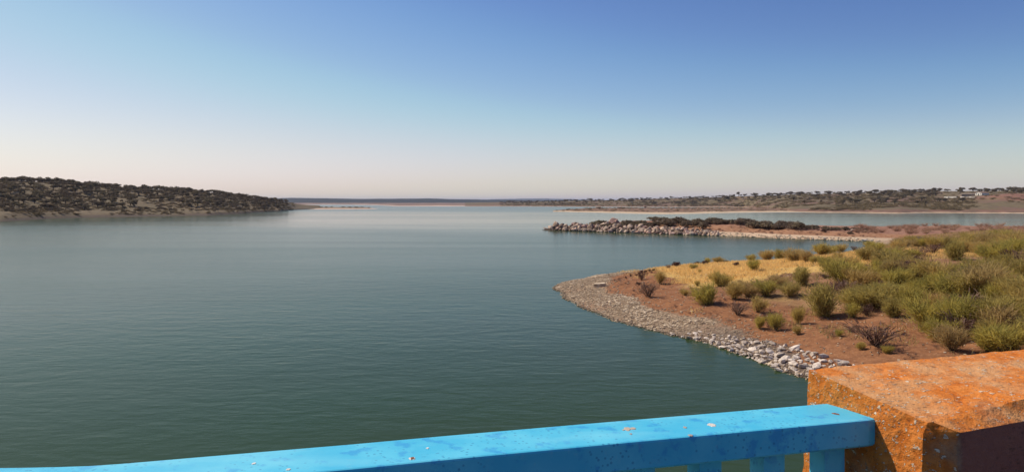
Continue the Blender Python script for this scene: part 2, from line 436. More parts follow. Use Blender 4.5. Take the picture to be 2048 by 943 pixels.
def H_pen(x, y):
    x = np.asarray(x, float); y = np.asarray(y, float)
    d = sdf(x, y) + 0.35 * fbm(x / 3.1, y / 3.1, 3) * 1.0
    dd = np.maximum(d, 0)
    near = 0.15 * np.minimum(dd, 7) + 0.85 * sstep(5, 24, dd) + 1.6 * sstep(18, 55, x) * sstep(6, 30, dd) + 2.2 * sstep(110, 20, y) * sstep(20, 45, x) * sstep(5, 26, dd)
    rocky = sstep(75, 45, x)
    isl = (0.28 * rocky + 0.16 * (1 - rocky)) * np.minimum(dd, 3.2) + 1.9 * sstep(3, 20, dd) * sstep(8, 45, x)
    isl = isl * (1 - .58 * sstep(66, 108, x)) + .4 * sstep(0, 5, dd)
    w = islet_w(x, y)
    h = near * (1 - w) + isl * w
    h = h + sstep(3, 9, dd) * (0.22 * fbm(x / 7, y / 7, 4) + 0.07 * fbm(x / 1.3, y / 1.3, 2)) + sstep(0, 1, dd) * .03 * fbm(x / .8, y / .8, 2)
    return np.where(d < 0, np.maximum(d * 0.35, -2.0), h)
gx = np.concatenate([np.arange(0, 45, .5), np.arange(45, 100, .9), np.arange(100, 322, 4)])
gy = np.concatenate([np.arange(-30, 25, 2.5), np.arange(25, 125, .5), np.arange(125, 200, 1.0), np.arange(200, 280, .8), np.arange(280, 322, 3)])
GX, GY = np.meshgrid(gx, gy)
GZ = H_pen(GX, GY); GD = sdf(GX, GY)
nx = len(gx); ny = len(gy)
i, j = np.meshgrid(np.arange(ny - 1), np.arange(nx - 1), indexing='ij')
a = (i * nx + j).reshape(-1)
quads = np.stack([a, a + 1, a + nx + 1, a + nx], 1)
keep = GZ.reshape(-1)[quads].max(1) > -1.9
s = NT("peninsula_ground")
d = s.attr("shore_d"); gw = s.attr("gravel_w"); isl = s.attr("islet"); gr = s.attr("grass")
n1 = s.noise(0.16, 5, 0.6); n2 = s.noise(1.1, 5, 0.65); n3 = s.noise(5.0, 4, 0.7); v = s.voro(4.5, out="Color")
vr = s.sep(v)[0]
gravel = s.mix(vr, (0.22, 0.15, 0.09), (0.57, 0.44, 0.29))
gravel = s.mix(s.ramp(n1, .48, .62, 0, .6), gravel, (0.42, 0.225, 0.12))
gravel = s.mix(s.ramp(n3, .35, .7), s.mix(.5, gravel, (0.16, 0.095, 0.065)), gravel)
gravel = s.mix(s.ramp(s.sep()[1], 60, 52), gravel, s.mix(n3, (0.07, 0.05, 0.038), (0.22, 0.16, 0.12)))  # ground among the bank rocks coloured dark, painting shade into their gaps
soil = s.mix(s.ramp(n2, .3, .7), (0.19, 0.082, 0.038), (0.33, 0.150, 0.066))
soil = s.mix(s.ramp(n3, .52, .75), soil, (0.44, 0.23, 0.12))
soil = s.mix(s.ramp(n3, .45, .25, 0, .6), soil, (0.13, 0.06, 0.035))
earth = s.mix(s.ramp(n2, .3, .7), (0.18, 0.088, 0.045), (0.30, 0.155, 0.08))
earth = s.mix(s.ramp(n3, .5, .72, 0, .7), earth, (0.38, 0.25, 0.15))
earth = s.mix(s.ramp(n1, .5, .64, 0, .7), earth, (0.34, 0.215, 0.09))
straw = s.mix(s.ramp(n2, .3, .7), (0.62, 0.40, 0.13), (0.48, 0.29, 0.09))
dn = s.math('ADD', d, s.math('MULTIPLY', s.math('SUBTRACT', n1, .5), 7.0))
dn = s.math('ADD', dn, s.math('MULTIPLY', s.math('SUBTRACT', n2, .5), 3.0))
dg = s.math('SUBTRACT', s.math('ADD', d, s.math('MULTIPLY', s.math('SUBTRACT', n2, .5), 2.2)), gw)
c = s.mix(s.ramp(dg, -.3, .5), gravel, s.mix(s.ramp(dn, 11, 16), soil, earth))
c = s.mix(s.ramp(s.math('ADD', gr, s.math('MULTIPLY', s.math('ADD', s.math('SUBTRACT', n2, .5), s.math('SUBTRACT', n1, .5)), 1.3)), .30, .75), c, straw)
# islet: pale beach, orange soil, brown earth
beach = s.mix(s.ramp(n2, .3, .7), (0.60, 0.44, 0.29), (0.50, 0.35, 0.23))
isoil = s.mix(s.ramp(n2, .3, .7), (0.27, 0.125, 0.062), (0.40, 0.225, 0.13))
iearth = s.mix(s.ramp(n2, .35, .65), (0.22, 0.105, 0.068), (0.36, 0.20, 0.13))
di = s.math('ADD', d, s.math('MULTIPLY', s.math('SUBTRACT', n1, .5), 3.0))
beach = s.mix(s.ramp(s.sep()[0], 62, 52), beach, (0.08, 0.055, 0.04))  # brown rocky ground, darkened further as painted shade between the boulders
ic = s.mix(s.ramp(di, 4.5, 6.0), beach, s.mix(s.ramp(di, 13, 18), isoil, iearth))
c = s.mix(isl, c, ic)
# wet fringe at the water's edge
c = s.mix(s.ramp(s.sep()[2], 0.02, 0.09), (0.06, 0.045, 0.03), c)
s.bump(s.math('ADD', n3, s.math('MULTIPLY', n2, .6)), 0.6, 0.12)
M_pen = s.done(c, 0.95, 0.1)
me = mesh_np("peninsula", np.stack([GX, GY, GZ], -1).reshape(-1, 3), quads[keep], [M_pen], smooth=True)
grass_f = lambda x, y: sstep(74, 86, y - .12 * (x - 20) + 6 * fbm(x / 12, y / 12, 2)) * sstep(15.5, 20, x + 1.2 * fbm(x / 4, y / 4, 2)) * sstep(66, 46, x + 6 * fbm(x / 9, y / 9, 2)) * sstep(150, 128, y)
gravel_f = lambda x, y: 2.9 + 1.2 * fbm(x / 5, y / 5, 2) + 1.7 * sstep(50, 62, y) + 1.3 * sstep(72, 85, y)
for nm, arr in (("shore_d", GD), ("gravel_w", gravel_f(GX, GY)), ("islet", islet_w(GX, GY)), ("grass", grass_f(GX, GY))):
    at_ = me.attributes.new(nm, 'FLOAT', 'POINT'); at_.data.foreach_set("value", arr.reshape(-1).astype(np.float32))
tag(link("peninsula_ground", me), kind="structure")

def Hp(t, Y): return H_pen(np.asarray(t) * Y, Y)
def hit(H, px, py, y0, y1):
    """point of the land seen at photo position px, py (first crossing; else the crest on that bearing)"""
    Y = np.linspace(y0, y1, 1400); t = np.full_like(Y, tx(px))
    zz = H(t, Y); rows = HOR + (CAM_Z - zz) / Y * F
    dry = zz > .12
    if H is Hp:
        i0 = np.argmax(dry); gap = np.where((np.arange(len(Y)) > i0) & ~dry)[0]
        dry &= np.arange(len(Y)) < (gap[0] if len(gap) else len(Y))
    ok = dry & (rows <= py)
    k = np.argmax(ok) if ok.any() else np.argmin(np.where(dry, rows, 1e9))
    return Vector((t[k] * Y[k], Y[k], zz[k]))

# ------------------------------------------------------------------ plant builders
def tri_cloud(rng, P, N, size, aspect=1.0):
    n = len(P)
    a = rng.normal(size=(n, 3)); a -= (a * N).sum(1, keepdims=True) * N; a /= np.linalg.norm(a, axis=1, keepdims=True) + 1e-9
    b = np.cross(N, a)
    sz = size * rng.uniform(.6, 1.35, (n, 1))
    v = np.stack([P - a * sz * .6 - b * sz * .5 * aspect, P + a * sz * .7 - b * sz * .25 * aspect, P + b * sz * .7 * aspect], 1)
    return v.reshape(-1, 3), np.arange(3 * n).reshape(-1, 3)
def lobes_cloud(rng, lobes, n, size):
    Ps, Ns = [], []
    wsum = sum(r[0] * r[1] + r[2] for c, r in lobes)
    for c, r in lobes:
        k = int(n * (r[0] * r[1] + r[2]) / wsum)
        u = rng.normal(size=(k, 3)); u /= np.linalg.norm(u, axis=1, keepdims=True)
        u[:, 2] = np.where(u[:, 2] < -.35, -u[:, 2] * .5, u[:, 2])
        q = rng.uniform(.72, 1.08, (k, 1))
        Ps.append(np.array(c) + u * q * np.array(r)); nn = u + rng.normal(size=(k, 3)) * .55
        Ns.append(nn / np.linalg.norm(nn, axis=1, keepdims=True))
    return tri_cloud(rng, np.concatenate(Ps), np.concatenate(Ns), size)
def tube(pts, rads, sides=4):
    V = []; Fq = []
    pts = [np.array(p, float) for p in pts]
    for k, p in enumerate(pts):
        d = pts[min(k + 1, len(pts) - 1)] - pts[max(k - 1, 0)]
        d /= np.linalg.norm(d) + 1e-9
        a = np.cross(d, (0.3, 1, 0.1)); a /= np.linalg.norm(a) + 1e-9; b = np.cross(d, a)
        for q in range(sides):
            an = 2 * math.pi * q / sides
            V.append(p + rads[k] * (math.cos(an) * a + math.sin(an) * b))
    for k in range(len(pts) - 1):
        for q in range(sides):
            A = k * sides + q; B = k * sides + (q + 1) % sides
            Fq.append((A, B, B + sides, A + sides))
    return np.array(V), np.array(Fq)
def join(parts):
    V = []; Fs = []; o = 0
    for v, f in parts:
        V.append(v); Fs.append(f + o); o += len(v)
    return np.concatenate(V), np.concatenate(Fs)

def oak_variant(k):
    """unit oak: 1 high, about 1.2 wide"""
    rng = np.random.default_rng(100 + k)
    lobes = []
    for q in range(rng.integers(6, 10)):
        an = rng.uniform(0, 6.28); rr = rng.uniform(.05, .42)
        lobes.append(((rr * math.cos(an), rr * math.sin(an), rng.uniform(.48, .78) - rr * .25), (rng.uniform(.18, .30), rng.uniform(.18, .30), rng.uniform(.13, .21))))
    cv, cf = lobes_cloud(rng, lobes, 520, .085)
    limbs = [tube([(0, 0, -.12), (.01, .01, .15), (rng.uniform(-.03, .03), 0, .38)], [.055, .042, .035], 6)]
    for q in range(4):
        l = lobes[q][0]
        limbs.append(tube([(0, 0, .28), (l[0] * .5, l[1] * .5, .42), l], [.03, .022, .008], 4))
    return (mesh_np("oak_crown", cv, cf, [M_oak]), mesh_np("oak_trunk", *join(limbs), [M_oak_bark]), cv, cf)
OAKS = [oak_variant(k) for k in range(6)]
def dome_variant(k, mat, n=620, flat=.62):
    rng = np.random.default_rng(200 + k)
    lobes = []
    for q in range(rng.integers(6, 10)):
        an = rng.uniform(0, 6.28); rr = rng.uniform(0, .38)
        lobes.append(((rr * math.cos(an), rr * math.sin(an), rng.uniform(.2, .42) * flat), (rng.uniform(.18, .3), rng.uniform(.18, .3), rng.uniform(.2, .36) * flat)))
    cv, cf = lobes_cloud(rng, lobes, n, .07)
    st = [tube([(0, 0, -.08), (rng.uniform(-.2, .2), rng.uniform(-.2, .2), .2), (rng.uniform(-.35, .35), rng.uniform(-.35, .35), .42 * flat + .1)], [.02, .014, .006], 4) for q in range(6)]
    return (mesh_np("shrub_foliage", cv, cf, [mat]), mesh_np("shrub_stems", *join(st), [M_stem]), cv, cf)
DOMES = [dome_variant(k, M_darkleaf) for k in range(5)]
BROWN_DOMES = [dome_variant(20 + k, M_brown, 520, .8) for k in range(3)]

def blades(rng, base, direc, L, w):
    """thin tapering twigs, one triangle pair each"""
    n = len(base)
    side = np.cross(direc, rng.normal(size=(n, 3))); side /= np.linalg.norm(side, axis=1, keepdims=True) + 1e-9
    mid = base + direc * L * .55 + np.array([0, 0, -.0])
    tip = base + direc * L + np.array([0, 0, -.06]) * L * rng.uniform(-.5, 1.5, (n, 1))
    v = np.stack([base - side * w * .5, base + side * w * .5, mid + side * w * .55, tip, mid - side * w * .55], 1).reshape(-1, 3)
    i0 = np.arange(n)[:, None] * 5
    f = np.concatenate([i0 + np.array([[0, 1, 2]]), i0 + np.array([[0, 2, 4]]), i0 + np.array([[4, 2, 3]])])
    return v, f
def broom_variant(k, mat, n=2100, spread=.42, bare=.30, w=.012, stemmat=None, droop=.0):
    """unit broom: 1 high; many whippy twigs from a fan of bare stems"""
    rng = np.random.default_rng(300 + k)
    st = []; B = []; D = []
    ns = rng.integers(11, 16)
    for q in range(ns):
        an = q / ns * 6.28 + rng.uniform(-.3, .3); rr = spread * rng.uniform(.25, 1.0); h = rng.uniform(.5, .74) * (1 - .22 * rr / spread)
        p0 = np.array([.03 * math.cos(an), .03 * math.sin(an), -.05]); p1 = np.array([rr * .45 * math.cos(an), rr * .45 * math.sin(an), h * .5])
        p2 = np.array([rr * math.cos(an), rr * math.sin(an), h])
        st.append(tube([p0, p1, p2], [.016, .011, .004], 4))
        m = n // ns
        t = rng.uniform(bare, 1.0, (m, 1)) ** .8
        c = np.where(t < .5, p0 + (p1 - p0) * t * 2, p1 + (p2 - p1) * (t * 2 - 1))
        c = c + rng.normal(size=(m, 3)) * .085
        dr = np.array([math.cos(an) * rr * 1.5, math.sin(an) * rr * 1.5, .75]) + rng.normal(size=(m, 3)) * .42
        dr[:, 2] = np.abs(dr[:, 2]) - droop
        B.append(c); D.append(dr / np.linalg.norm(dr, axis=1, keepdims=True))
    B = np.concatenate(B); D = np.concatenate(D); m = len(B)
    cv, cf = blades(rng, B, D, rng.uniform(.08, .30, (m, 1)), w * rng.uniform(.6, 1.3, (m, 1)))
    return (mesh_np("broom_foliage", cv, cf, [mat]), mesh_np("broom_stems", *join(st), [stemmat or M_stem]), cv, cf)
BROOMS = [broom_variant(k, M_broom if k % 2 else M_olive, spread=.38 + .08 * (k % 3), bare=.10 + .05 * (k % 4)) for k in range(8)]
SPARSE = [broom_variant(30 + k, M_broom, n=1100, spread=.34, bare=.22) for k in range(3)]
DEADS = [broom_variant(40 + k, M_dead, n=420, spread=.55, bare=.2, w=.016) for k in range(3)]
REDS = [broom_variant(50 + k, M_red, n=620, spread=.8, bare=.05, w=.016) for k in range(3)]

def plant(name, var, loc, size, label, cat, group, parts, rot=None, wide=1.0):
    """one plant = an Empty with its foliage and stem parts (mesh data shared between copies)"""
    e = thing(name, label, cat, loc, (0, 0, random.uniform(0, 6.28) if rot is None else rot), (size * wide, size * wide, size), group)
    if size < 3.6 and parts[0] == 'foliage': e.rotation_euler.x, e.rotation_euler.y = random.uniform(-.14, .14), random.uniform(-.14, .14)
    link(parts[0], var[0], e); link(parts[1], var[1], e)
    return e
def mass(name, variants, spots, mat, label, cat):
    Vs = []; Fs = []; o = 0
    for x, y, z, sx, sz in spots:
        cv, cf = random.choice(variants)[2:]
        a = random.uniform(0, 6.28); c, s_ = math.cos(a), math.sin(a)
        sub = np.arange(len(cf))
        f = cf
        v = np.stack([(cv[:, 0] * c - cv[:, 1] * s_) * sx + x, (cv[:, 0] * s_ + cv[:, 1] * c) * sx + y, cv[:, 2] * sz + z], 1)
        Vs.append(v); Fs.append(f + o); o += len(v)
    ob = link(name, mesh_np(name, np.concatenate(Vs), np.concatenate(Fs), [mat]))
    return tag(ob, label, cat, kind="stuff")

# ------------------------------------------------------------------ oaks on the left hill
def ground_pt(H, px, Y):
    t = tx(px); return Vector((t * Y, Y, float(H(np.array([t]), np.array([float(Y)]))[0])))
OAK_PARTS = ("crown", "trunk")
def left_span(px): return I(px, LH_px, LH_w), I(px, LR_px, LR_d)
sky_spots = [(4, 7.0), (13, 6.0), (24, 8.0), (35, 7.0), (45, 7.0), (60, 5.5), (78, 7.5), (90, 6.5), (105, 6.5), (117, 7.0), (130, 6.0), (143, 6.5), (160, 6.0), (172, 7.0), (186, 6.0), (195, 6.5),
             (208, 6), (222, 7), (234, 6), (252, 6), (266, 7), (276, 6), (289, 7), (300, 7.5), (312, 7), (327, 7), (338, 7), (349, 7.5), (362, 7), (378, 8), (388, 6.5), (402, 7), (414, 6.5), (424, 7), (438, 7), (450, 6.5), (461, 7), (474, 6), (487, 6.5), (500, 6), (512, 6), (526, 5.5), (538, 5)]
for px, h in sky_spots:
    w_, r_ = left_span(px)
    p = ground_pt(H_left, px, r_ * random.uniform(.99, 1.02))
    plant("oak_tree", random.choice(OAKS), p - Vector((0, 0, .34 * h)), h * random.uniform(1.0, 1.35), "round-crowned dark oak on the crest of the left hill, against the sky", "tree", "oaks along the left hill's crest", OAK_PARTS, wide=random.uniform(1.0, 1.35))
spots = []
tries = 0
while len(spots) < 640 and tries < 20000:
    tries += 1
    px = random.uniform(-60, 575); w_, r_ = left_span(px)
    u = random.uniform(.045, .98) ** .92
    Y = w_ + (r_ - w_) * u
    x = tx(px) * Y
    dens = .68 + .5 * float(vnoise(x / 35., Y / 35.)) + .2 * (px > 380)
    if random.random() > dens: continue
    if any((x - q[0]) ** 2 + ((Y - q[1]) * .6) ** 2 < (q[3] * .55) ** 2 for q in spots): continue
    zz = float(H_left(np.array([tx(px)]), np.array([Y]))[0])
    h = random.uniform(3.2, 6.8) if u > .2 else random.uniform(1.8, 4.0)
    spots.append((x, Y, zz - .2, h * random.uniform(1.0, 1.45), h, u, px))
vis = sorted([q for q in spots if q[6] > 0], key=lambda q: -q[3] / q[1])
for q in vis[:135]:
    u = q[5]
    zone = ("oak on the upper slope of the left hill, below the crest", "oak halfway up the left hill among dry grass", "low oak near the foot of the left hill, above the shore")[0 if u > .62 else 1 if u > .25 else 2]
    grp = ("oaks on the upper left hillside", "oaks halfway up the left hillside", "oaks at the foot of the left hill")[0 if u > .62 else 1 if u > .25 else 2]
    plant("oak_tree", random.choice(OAKS), q[:3], q[4], "dark grey-green " + zone, "tree", grp, OAK_PARTS, wide=q[3] / q[4])
crest = []
for px in np.arange(-20, 545, 2.6):
    w_, r_ = left_span(px); Y = r_ * random.uniform(.97, 1.02); p = ground_pt(H_left, px, Y); h = random.uniform(2.2, 3.6)
    crest.append((p.x, p.y, p.z - .45 * h, h * 1.8, h))
mass("oak_scrub", OAKS, crest + [q[:5] for q in vis[135:]] + [q[:5] for q in spots if q[6] <= 0], M_oak, "small dark oaks and bushes crowded over the left hillside", "oak wood")
sc = []
for k in range(1900):
    px = random.uniform(-60, 590); w_, r_ = left_span(px); u = random.uniform(.09, .98) ** 1.5
    Y = w_ + (r_ - w_) * u; t = tx(px)
    if vnoise(t * Y / 22., Y / 22.) < -.3: continue
    zz = float(H_left(np.array([t]), np.array([Y]))[0]); h = random.uniform(1.3, 3.0)
    sc.append((t * Y, Y, zz, h * 1.6, h))
mass("hill_scrub", [(0, 0, v[2][:len(v[3][::4]) * 0 + len(v[2])], v[3][::2]) for v in DOMES], sc, M_scrub, "olive scrub between the oaks of the left hill", "scrub")

# shrubs on the sandy spit
for px, u, h in [(622, .35, 3.2), (640, .4, 3.6), (652, .42, 3), (664, .5, 2.6), (686, .4, 2.8), (700, .35, 3.2), (712, .33, 3.4), (724, .4, 2.4), (738, .45, 2.2), (600, .5, 2.6), (610, .45, 2.2)]:
    Y = I(px, SP_px, SP_f) + u * (I(px, SP_px, SP_b) - I(px, SP_px, SP_f))
    plant("shrub", random.choice(DOMES), ground_pt(H_spit, px, Y), h * 1.3, "low dark shrub on the sandy spit beyond the left hill", "shrub", "shrubs on the sandy spit", ("foliage", "stem"), wide=1.9)

# ------------------------------------------------------------------ oaks on the right hill
def right_span(px): return I(px, RW_px, RW_f), I(px, RR_px, RR_d)
for px, h in [(1430, 8), (1454, 11), (1477, 13), (1489, 8), (1512, 9), (1527, 8), (1545, 9), (1562, 9), (1580, 9), (1590, 6), (1605, 8), (1618, 8), (1634, 9), (1657, 9), (1668, 6), (1680, 6), (1693, 7), (1708, 8), (1720, 7), (1735, 6), (1752, 8), (1768, 6), (1782, 7), (1806, 8), (1818, 7), (1830, 8), (1845, 7), (1862, 7), (1880, 8), (1896, 7), (1925, 9), (1946, 10), (1958, 10), (1975, 8), (1990, 9), (2003, 8), (2022, 10), (2036, 9), (2046, 9), (1400, 7), (1380, 7), (1360, 7), (1342, 8), (1322, 7), (1300, 8), (1282, 8), (1262, 7), (1240, 8), (1220, 8), (1200, 9), (1180, 11), (1166, 8), (1150, 8), (1135, 8), (1120, 7), (1105, 7), (1090, 7), (1075, 7), (1060, 7)]:
    w_, r_ = right_span(px)
    p = ground_pt(H_right, px, r_ * random.uniform(.97, 1.01))
    big = px == 1477
    plant("oak_tree", random.choice(OAKS), p - Vector((0, 0, h * (.02 if big else random.uniform(.08, .25)))), h * random.uniform(.75, 1.0), "tallest oak standing clear on the crest of the right hill" if big else "dark oak on the skyline of the long right hill", "tree", None if big else "oaks along the right hill's skyline", OAK_PARTS, wide=random.uniform(1.1, 1.7) if not big else .9)
spots = []; tries = 0
while len(spots) < 430 and tries < 20000:
    tries += 1
    px = random.uniform(1000, 2120); w_, r_ = right_span(px)
    u = random.uniform(.22, .98); Y = w_ + (r_ - w_) * u; x = tx(px) * Y
    dens = .25 + .6 * sstep(.35, .8, u) + .5 * float(vnoise(x / 60., Y / 60.))
    if random.random() > dens: continue
    if (px > 1930 and u < .62) or (abs(px - 1922) < 46 and .45 < u < .97 and random.random() < .9): continue
    if any((x - q[0]) ** 2 + ((Y - q[1]) * .5) ** 2 < (q[3] * .6) ** 2 for q in spots): continue
    zz = float(H_right(np.array([tx(px)]), np.array([Y]))[0])
    h = random.uniform(3.5, 7.5)
    spots.append((x, Y, zz - .2, h * random.uniform(1.1, 1.7), h, u, px))
vis = sorted([q for q in spots if q[6] < 2048], key=lambda q: -q[3] / q[1])
for q in vis[:62]:
    left = q[6] < 1550
    plant("oak_tree", random.choice(OAKS), q[:3], q[4], "dark oak on the scrubby slope of the right hill, " + ("behind the lagoon and spit" if left else "above the sandy far shore"), "tree", "oaks behind the lagoon" if left else "oaks on the right hill's slope", OAK_PARTS, wide=q[3] / q[4])
mass("oak_scrub", OAKS, [q[:5] for q in vis[62:]] + [q[:5] for q in spots if q[6] >= 2048], M_oak, "small dark oaks scattered thickly over the right hill", "oak wood")
sc = []
for k in range(6800):
    px = random.uniform(1000, 2150) if k < 5200 else random.uniform(2150, 3600); w_, r_ = right_span(px); u = random.uniform(.07, .95) ** 1.25
    Y = w_ + (r_ - w_) * u; t = tx(px)
    if vnoise(t * Y / 30., Y / 30.) < -.2: continue
    if px > 1950 and random.random() < .75: continue
    if 1875 < px < 1968 and .42 < u < .97 and random.random() < .85: continue
    zz = float(H_right(np.array([t]), np.array([Y]))[0]); h = random.uniform(1.8, 4.2)
    sc.append((t * Y, Y, zz, h * 2.2, h))
for k in range(420):
    px = random.uniform(1125, 1620); f_ = I(px, LS_px, LS_f); b_ = I(px, LS_px, LS_b); u = random.uniform(.12, .8)
    Y = f_ + u * (b_ - f_); zz = float(H_lag(np.array([tx(px)]), np.array([Y]))[0]); h = random.uniform(1.0, 2.2)
    sc.append((tx(px) * Y, Y, zz, h * 2, h))
mass("hill_scrub", [(0, 0, v[2], v[3][::2]) for v in DOMES], sc, M_scrub, "olive green scrub covering the lower right hill and lagoon spit", "scrub")
for px, u, h, lb in [(1198, .40, 4.5, "dark upright bush on the lagoon spit, above its sandy end"), (1239, .5, 4.2, "broad dark bush in the middle of the lagoon spit"), (1246, .55, 3.6, None), (1290, .62, 3.8, "dark bush on the lagoon spit, right of the broad one"), (1180, .35, 2.4, None), (1113, .3, 1.8, "tiny dark bush on the tip of the lagoon spit")]:
    Y = I(px, LS_px, LS_f) + u * (I(px, LS_px, LS_b) - I(px, LS_px, LS_f))
    plant("shrub", random.choice(DOMES), ground_pt(H_lag, px, Y), h * 1.2, lb or "small dark bush beside the larger ones on the lagoon spit", "shrub", "bushes on the lagoon spit", ("foliage", "stem"), wide=1.4)

# ------------------------------------------------------------------ farm on the right hill
M_white = plain_mat("whitewash", (0.72, 0.66, 0.56), (0.80, 0.75, 0.66), 1.5)
M_tile = plain_mat("clay_tiles", (0.34, 0.22, 0.15), (0.26, 0.17, 0.12), 1.5)
M_shed = plain_mat("shed_roof", (0.26, 0.20, 0.15), (0.32, 0.25, 0.19), 1.0)
M_dark = plain_mat("dark_opening", (0.03, 0.028, 0.025), (0.05, 0.045, 0.04), 2.0)
def gable(bm, w, dp, he, hr):
    for y0 in (0, dp): pass
    prof_ = [(-w / 2, -1.5), (w / 2, -1.5), (w / 2, he), (0, hr), (-w / 2, he)]
    prism(bm, [(x, 0, z_) for x, z_ in prof_][::-1], [(x, dp, z_) for x, z_ in prof_][::-1])
def roof2(bm, w, dp, he, hr, o=.35, th=.18):
    for sgn in (-1, 1):
        a_ = [(0, hr + .02), (sgn * (w / 2 + o), he - o * (hr - he) / (w / 2) + .02)]
        pts = [(a_[0][0], a_[0][1]), (a_[1][0], a_[1][1]), (a_[1][0], a_[1][1] + th), (a_[0][0], a_[0][1] + th)]
        prism(bm, [(x, -o, z_) for x, z_ in pts], [(x, dp + o, z_) for x, z_ in pts])
pb = hit(H_right, 1957, 390.5, 800, 1250)
e = thing("farmhouse", "small cream farmhouse with its gable end to the lake, on the right hilltop", "house", pb, (0, 0, R(-72)))
bm = bmesh.new(); gable(bm, 9.5, 12, 3.1, 4.6); wl = link("wall", bm_mesh("farm_wall", bm, M_white), e)
bm = bmesh.new(); roof2(bm, 9.5, 12, 3.1, 4.6); link("roof", bm_mesh("farm_roof", bm, M_tile), e)
bm = bmesh.new(); box(bm, -.6, .6, -.06, .1, -.2, 2.1); link("door", bm_mesh("farm_door", bm, M_dark), e)
for x in (-2.8, 2.8):
    bm = bmesh.new(); box(bm, x - .5, x + .5, -.05, .1, 1.0, 2.1); link("window", bm_mesh("farm_window", bm, M_dark), e)
pb2 = hit(H_right, 1934, 391.5, 800, 1250)
e = thing("farm_shed", "long low farm shed with brown roof, left of the cream farmhouse", "shed", pb2, (0, 0, R(6)))
bm = bmesh.new(); gable(bm, 7, 20, 1.9, 2.7); bm.transform(Matrix.Rotation(R(90), 4, 'Z')); bm.transform(Matrix.Translation((10, 0, 0))); link("wall", bm_mesh("shed_wall", bm, M_shed), e)
bm = bmesh.new(); roof2(bm, 7, 20, 1.9, 2.7); bm.transform(Matrix.Rotation(R(90), 4, 'Z')); bm.transform(Matrix.Translation((10, 0, 0))); link("roof", bm_mesh("shed_roof", bm, M_shed), e)
for px, w_, lb in [(1892, 6, "leftmost short white wall below the farm, beside the track"), (1905, 10, "white wall below the farm, second from the left"), (1932, 16, "longest white wall below the farm shed"), (1945, 7, "short white wall just below the farmhouse")]:
    p = hit(H_right, px, 395.6, 700, 1200)
    bm = bmesh.new(); n_ = 8
    box(bm, -w_ / 2, w_ / 2, 0, .5, -1, 1.6); box(bm, -w_ / 2 - .08, w_ / 2 + .08, -.08, .58, 1.602, 1.75)
    tag(link("white_wall", bm_mesh("white_wall", bm, M_white), None, p, (0, 0, R(random.uniform(-72, -62)))), lb, "wall")

# ------------------------------------------------------------------ rocks
def rock_variant(k, mat, sub=2, cuts=7):
    rng = np.random.default_rng(500 + k)
    bm = bmesh.new(); bmesh.ops.create_icosphere(bm, subdivisions=sub, radius=.5)
    pl = [(lambda v: v / np.linalg.norm(v))(rng.normal(size=3)) for _ in range(cuts)]; of = rng.uniform(.20, .40, cuts)
    for v in bm.verts:
        p = np.array(v.co)
        for n_, o_ in zip(pl, of):
            e_ = p @ n_ - o_
            if e_ > 0: p = p - n_ * e_ * .98
        p = p * (1.15 + .035 * rng.normal())
        v.co = p
    return bm_mesh("rock", bm, mat)
def rock_np(k):
    rng = np.random.default_rng(700 + k)
    bm = bmesh.new(); bmesh.ops.create_icosphere(bm, subdivisions=1, radius=.5)
    v = np.array([q.co[:] for q in bm.verts]); f = np.array([[q.index for q in fc.verts] for fc in bm.faces])
    bm.free()
    v = v * (1 + .22 * rng.normal(size=(len(v), 1))) * np.array([1, rng.uniform(.6, 1), rng.uniform(.4, .7)])
    return (None, None, v, f)
BOULD = [rock_variant(k, M_rock) for k in range(8)]
PINKB = [rock_variant(20 + k, M_pinkrock, 2, 10) for k in range(3)]
RIPRAP = [rock_variant(40 + k, M_pale, 1, 7) for k in range(8)]
PEBB = [rock_np(k) for k in range(8)]
def boulder(meshes, x, y, size, label, group=None, sink=.25, flat=None, dz=0):
    z_ = float(H_pen(np.array([x]), np.array([y]))[0])
    z_ = max(z_, -.3)
    fl = flat or random.uniform(.6, .95)
    sc_ = (size * random.uniform(.85, 1.2), size * random.uniform(.75, 1.1), size * fl)
    o = link("boulder" if size > .9 else "rock", random.choice(meshes), None, (x, y, z_ + sc_[2] * (.5 - sink) + dz), (random.uniform(-.35, .35), random.uniform(-.35, .35), random.uniform(0, 6.28)), sc_)
    return tag(o, label, "boulder" if size > .9 else "rock", group)
# islet landmarks
def front(px):       # islet shoreline distance along a bearing
    Y = np.linspace(185, 285, 500); k = np.argmax(sdf(tx(px) * Y, Y) > 0); return Y[k]
boulder(PINKB, tx(1225) * 262, 262, 4.3, "largest pinkish boulder crowning the top of the rocky islet", flat=.72, sink=.12)
boulder(PINKB, tx(1233) * 259, 259, 2.8, "small pinkish boulder leaning against the largest one atop the islet", flat=.9, sink=.1)
boulder(BOULD, tx(1092) * 271.5, 271.5, 2.4, "low flat rock awash at the islet's left tip", flat=.22, sink=.2)
boulder(BOULD, tx(1102) * 270, 270, 2.6, "flat slab of rock second from the islet's left tip", flat=.25, sink=.2)
boulder(BOULD, tx(1111) * 269, 269, 2.6, "rounded boulder standing apart near the islet's left tip", flat=.8, sink=.15)
boulder(BOULD, tx(1105) * 268.5, 268.5, 1.7, "small boulder left of the rounded one near the islet's tip", flat=.7)
boulder(BOULD, tx(1124) * 267, 267, 2.4, "pale boulder in the little pair beyond the gap near the islet's tip", flat=.75)
boulder(BOULD, tx(1132) * 266, 266, 2.0, "darker boulder right of the pale one near the islet's tip", flat=.7)
boulder(RIPRAP, tx(1730) * 191.5, 191.5, 1.9, "larger white rock at the right end of the islet's beach", flat=.6)
boulder(RIPRAP, tx(1744) * 190.5, 190.5, 1.4, "smaller white rock right beside the larger one at the beach's end", flat=.6)
boulder(RIPRAP, tx(1648) * 199.3, 199.3, 1.4, "lone white rock at the water's edge midway along the beach", flat=.5)
